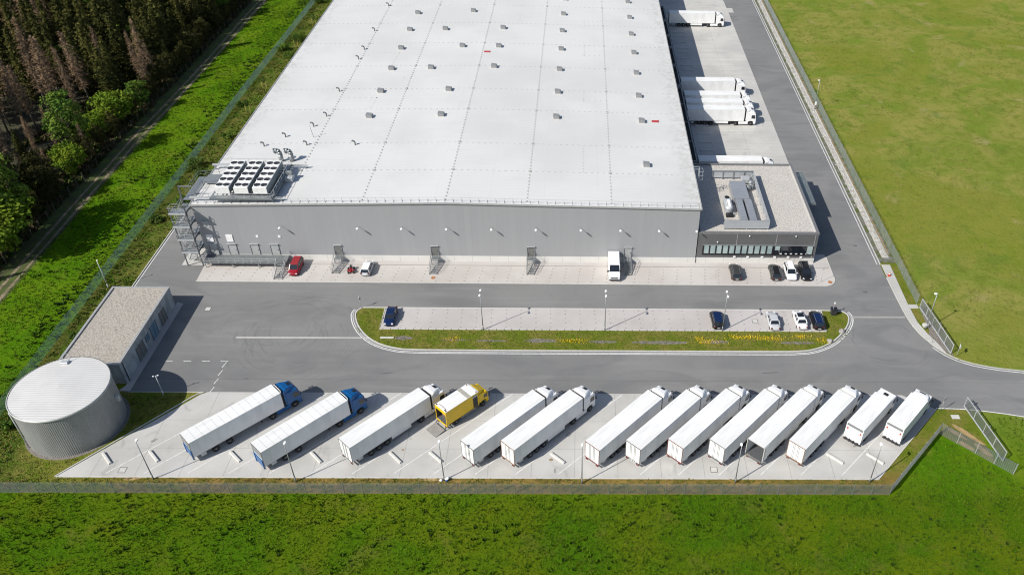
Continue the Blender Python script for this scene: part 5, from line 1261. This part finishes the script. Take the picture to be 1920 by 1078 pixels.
for i in range(int(85/sp)):
    for j in range(int(175/sp)):
        x = -106.0-i*sp+rnd.uniform(-1.7, 1.7); y = 116+j*sp+rnd.uniform(-1.7, 1.7)
        lim = -77-(y-72)*(103.8/191)
        if x < lim-7 or y > 285 or x > -105: continue
        if any((x-a)**2+(y-c)**2 < r_*r_ for a, c, r_ in taken): continue
        kind = 'spruce'
        if any((x-a)**2+(y-c)**2 < r_*r_ for a, c, r_ in dead_seeds): kind = 'dead' if rnd.random() < .85 else 'spruce'
        elif any((x-a)**2+(y-c)**2 < r_*r_ for a, c, r_ in broad_seeds): kind = 'broad' if rnd.random() < .7 else 'spruce'
        elif rnd.random() < .09: kind = 'mid'
        L2 = Vector((math.cos(SAZ), math.sin(SAZ))); sc_ = 1.0
        for a, c, r_ in taken:
            dv = Vector((a-x, c-y)); al = dv.dot(L2); lt = abs(dv.x*L2.y-dv.y*L2.x)
            if 0 < al < 20 and lt < 3.2: sc_ = min(sc_, .38)
        hmax = (-97.0-x)/.95*(1.25 if kind == 'dead' else 1.0)
        sc_ = min(sc_, max(.4, hmax/VAR[kind][0][0]))
        put_tree(kind, x, y, sc=sc_); cnt += 1
print('trees', cnt)
# shrubs along the left fence
def shrub(x, y, r, h, lab, m=lf_shrub, n=900):
    t = thing('shrub', lab, 'shrub', (x, y, 0)); b = MB(); tr = MB()
    for i in range(5): a = i*1.3; tr.tube((0, 0, 0), (math.cos(a)*r*.5, math.sin(a)*r*.5, h*.7), .04, bark, .015, n=4)
    cs = [(Vector((rnd.uniform(-.7, .7)*r, rnd.uniform(-.7, .7)*r, h*rnd.uniform(.25, .8))), r*rnd.uniform(.25, .5)) for _ in range(12)]
    for i in range(n):
        c, k = cs[i % 12]; e = rv(); p = c+e*k*rnd.uniform(.5, 1.05); p.z = max(p.z, .05); nn = (e+rv()*.8).normalized(); u = nn.orthogonal().normalized(); w = nn.cross(u); s = rnd.uniform(.06, .14)
        leafq(b, p, u*s, w*s*.8, m)
    tr.build('stems', t); b.build('foliage', t)
shr = [(-82.6, 224.4, 1.6, 1.8, 'shrub touching the left fence level with the upper middle of the roof'), (-80.3, 231, 2.2, 2.6, 'largest dark shrub between the left fence and the roof edge'), (-79.2, 218.9, 1.6, 1.6, 'small dark shrub below the largest one by the roof edge'),
       (-82.4, 158.7, 1.9, 2.4, 'pale green bushy shrub growing against the left fence near the cooling units'), (-79.4, 154.8, 2.0, 1.8, 'dark green shrub between the pale fence shrub and the roof corner'), (-82.4, 263.0, 1.8, 2.2, 'farthest shrub by the left fence at the top of the photo'),
       (-81.6, 83.2, 1.0, 1.2, 'small shrub at the foot of the fence left of the round tank'), (-79.6, 143.8, 1.6, 1.4, 'low dark bush just behind the escape stair'), (-81.2, 102.6, .9, 1.1, 'small light green bush between the fence and the pump house'), (-82.5, 137.5, 1.3, 1.3, 'low bush against the left fence below the pale one'),
       (-80.6, 172.2, 1.4, 1.3, 'low shrub on the strip right of the left fence halfway up'), (-82.9, 189, 1.2, 1.2, 'low shrub against the left fence near two staked saplings')]
for a in shr: shrub(*a, m=lf_shrub if 'pale' in a[4] or 'light' in a[4] else lf_mid)
for i, ((x, y), lab) in enumerate((((-78.6, 243.0), 'farthest young tree with yellow stakes beside the roof edge'), ((-79.6, 198.2), 'middle young tree with yellow stakes beside the roof edge'), ((-79.4, 184.6), 'nearest young tree with yellow stakes beside the roof edge'), ((-79.2, 226), 'young tree with yellow stakes beside the largest dark shrub'))):
    t = thing('staked_sapling', lab, 'sapling', (x, y, 0), 0, 'staked saplings beside the warehouse')
    for s in (-1, 1): b = MB(); b.tube((s*.5, 0, 0), (s*.5, 0, 2.2), .06, wood_yellow, n=6); b.build('stake', t)
    b = MB(); b.tube((0, 0, 0), (0, 0, 3.2), .04, bark, .015, n=5); b.build('stem', t)
    b = MB()
    for k in range(160): e = rv(); p = Vector((0, 0, 2.9))+Vector((e.x*.5, e.y*.5, e.z*.8)); u = rv(); w = u.orthogonal().normalized(); leafq(b, p, u*.08, w*.06, lf_shrub)
    b.build('foliage', t)

# ---------------------------------------------------------------- grass tufts, weeds, flowers, stones (uncountable)
def scatter(name, region, n, hgt, wid, mats, blades=7, dens=None, z0=0.0, seed=1):
    r_ = random.Random(seed); b = MB(); x0, x1, y0, y1 = region; k = 0; tries = 0
    while k < n and tries < n*8:
        tries += 1; x = r_.uniform(x0, x1); y = r_.uniform(y0, y1)
        if dens and r_.random() > dens(x, y): continue
        k += 1; m = mats[int(r_.random()**1.5*len(mats))]; s = r_.uniform(.6, 1.4)
        for i in range(blades):
            a = r_.uniform(0, 6.28); d = Vector((math.cos(a), math.sin(a), 0)); sd = Vector((-d.y, d.x, 0)); p = Vector((x, y, z0))+d*r_.uniform(0, wid*.5)*s
            h = hgt*s*r_.uniform(.6, 1.1); w = wid*.22*s; top = p+d*wid*.5*s+Vector((0, 0, h))
            b.add([p-sd*w, p+sd*w, top+sd*w*.6, top-sd*w*.6], [(0, 1, 2, 3)], m)
    o = b.build(name); o['kind'] = 'stuff'; return o
gs1 = leafmat('weed_green', (.065, .140, .006), (.090, .160, .007), 1.5); gs2 = leafmat('weed_dark', (.028, .062, .010), (.038, .078, .010), 1.5); gs3 = leafmat('weed_lime', (.095, .19, .008), (.125, .205, .012), 1.5); gs4 = leafmat('weed_olive', (.13, .16, .012), (.10, .155, .008), 1.5)
gd1 = leafmat('dry_blade', (.22, .17, .06), (.14, .13, .04), 1.5); gd2 = leafmat('olive_blade', (.17, .20, .03), (.23, .23, .055), 1.5); gd3 = leafmat('field_green', (.12, .17, .02), (.15, .19, .03), 1.5)
gn = lambda x, y, s=.12, o=0: mnoise.noise(Vector((x*s, y*s, o)))
br1 = leafmat('brush_brown', (.14, .10, .055), (.09, .07, .04), 1.0); br2 = leafmat('brush_green', (.05, .075, .015), (.08, .10, .02), 1.0)
scatter('undergrowth', (-124, -103.9, 112, 275), 9500, .7, .7, [br1, br2, gs2], 6, lambda x, y: .3+.9*gn(x, y, .2)+.5*(x > -108), seed=21)
scatter('meadow_weeds', (-82, 66, 54, 71.2), 1000, .24, .24, [gs1, gs1, gs2], 14, lambda x, y: max(0, .35+gn(x, y, .25)), seed=3)
scatter('meadow_grass', (-82, 66, 55, 71.5), 24000, .17, .15, [gs1, gs3, gs4, gs2], 4, lambda x, y: .7+.5*gn(x, y), seed=4)
scatter('meadow_grass', (42, 75, 70, 86), 2600, .17, .18, [gs1, gs3, gs4, gs2], 4, lambda x, y: 1 if (y < 1.047*x+27 and y < 131-.94*x) or x > 62 else 0, seed=14)
scatter('meadow_grass', (-99, -84.5, 80, 270), 15000, .17, .22, [gs3, gs1, gs4], 4, lambda x, y: .6+.7*gn(x, y, .15), seed=5)
scatter('meadow_weeds', (-99, -84.5, 80, 270), 900, .26, .4, [gs1, gs2], 10, lambda x, y: max(0, -.05+.6*gn(x, y, .12)+.6*(x > -89)), seed=15)
scatter('verge_grass', (-84, -78.6, 72, 265), 3500, .2, .3, [gd2, gs1, gs2, gd1], 5, lambda x, y: .4+.8*gn(x, y, .2), seed=6)
scatter('field_grass', (60, 135, 98, 270), 9000, .10, .24, [gd2, gd2, gd3, gd1], 4, lambda x, y: (.5+.8*gn(x, y, .08)) if x < 60+(y-60)*.45 else 0, seed=7)
scatter('verge_grass', (-84, 42, 71.8, 74.1), 2500, .12, .2, [gd1, gd2, gs1], 4, seed=8)
scatter('verge_grass', (-84, -58, 72, 90), 2000, .10, .2, [gd2, gs1, gd1], 4, lambda x, y: 1 if (x+72.3)**2+(y-84)**2 > 50 and y > 1.19*x+160 and not (y > 90 and x > -68.8) else 0, seed=9)
isl_in = lambda x, y: 1 if ((x > -33 and x < 41 and y < 105.2) or x < -33.6 or x > 41.8) and y > 100.8+max(0, abs(x-4)-32)**2*.055 else 0
scatter('island_weeds', (-37, 45, 100.6, 110.8), 3600, .06, .16, [gd2, gs4, gs1, gd1], 5, isl_in, .06, 10)
yel = M('flower_yellow', (.75, .55, .01), .6)
fl = lambda x, y: sum(math.exp(-(((x-a)/w)**2+((y-c)/.55)**2)) for a, c, w in ((-1.2, 102.8, 2.4), (-20.7, 103.1, 1.2), (27, 103.9, 3.2), (31.5, 103.6, 2.4), (36.5, 104.1, 1.2), (21, 102.6, 2.5), (19.5, 103.4, .8), (40, 103.2, 1.5)))
scatter('yellow_flowers', (-24, 42, 101.2, 105.2), 1500, .14, .12, [yel], 3, lambda x, y: fl(x, y)**1.5, .08, 12)
b = MB(); r_ = random.Random(5)
for i in range(1300):
    x = 57.1+r_.gauss(0, .3); y = r_.uniform(127, 270); s = r_.uniform(.08, .24)
    a = r_.uniform(0, 3); ca, sa = math.cos(a)*s, math.sin(a)*s
    b.loft([[(x+ca, y+sa, .03), (x-sa, y+ca, .03), (x-ca, y-sa, .03), (x+sa, y-ca, .03)], [(x+ca*.6, y+sa*.6, .03+s*.7), (x-sa*.6, y+ca*.6, .03+s*.7), (x-ca*.6, y-sa*.6, .03+s*.7), (x+sa*.6, y-ca*.6, .03+s*.7)]], gravel_pale)
o = b.build('channel_stones'); o['kind'] = 'stuff'
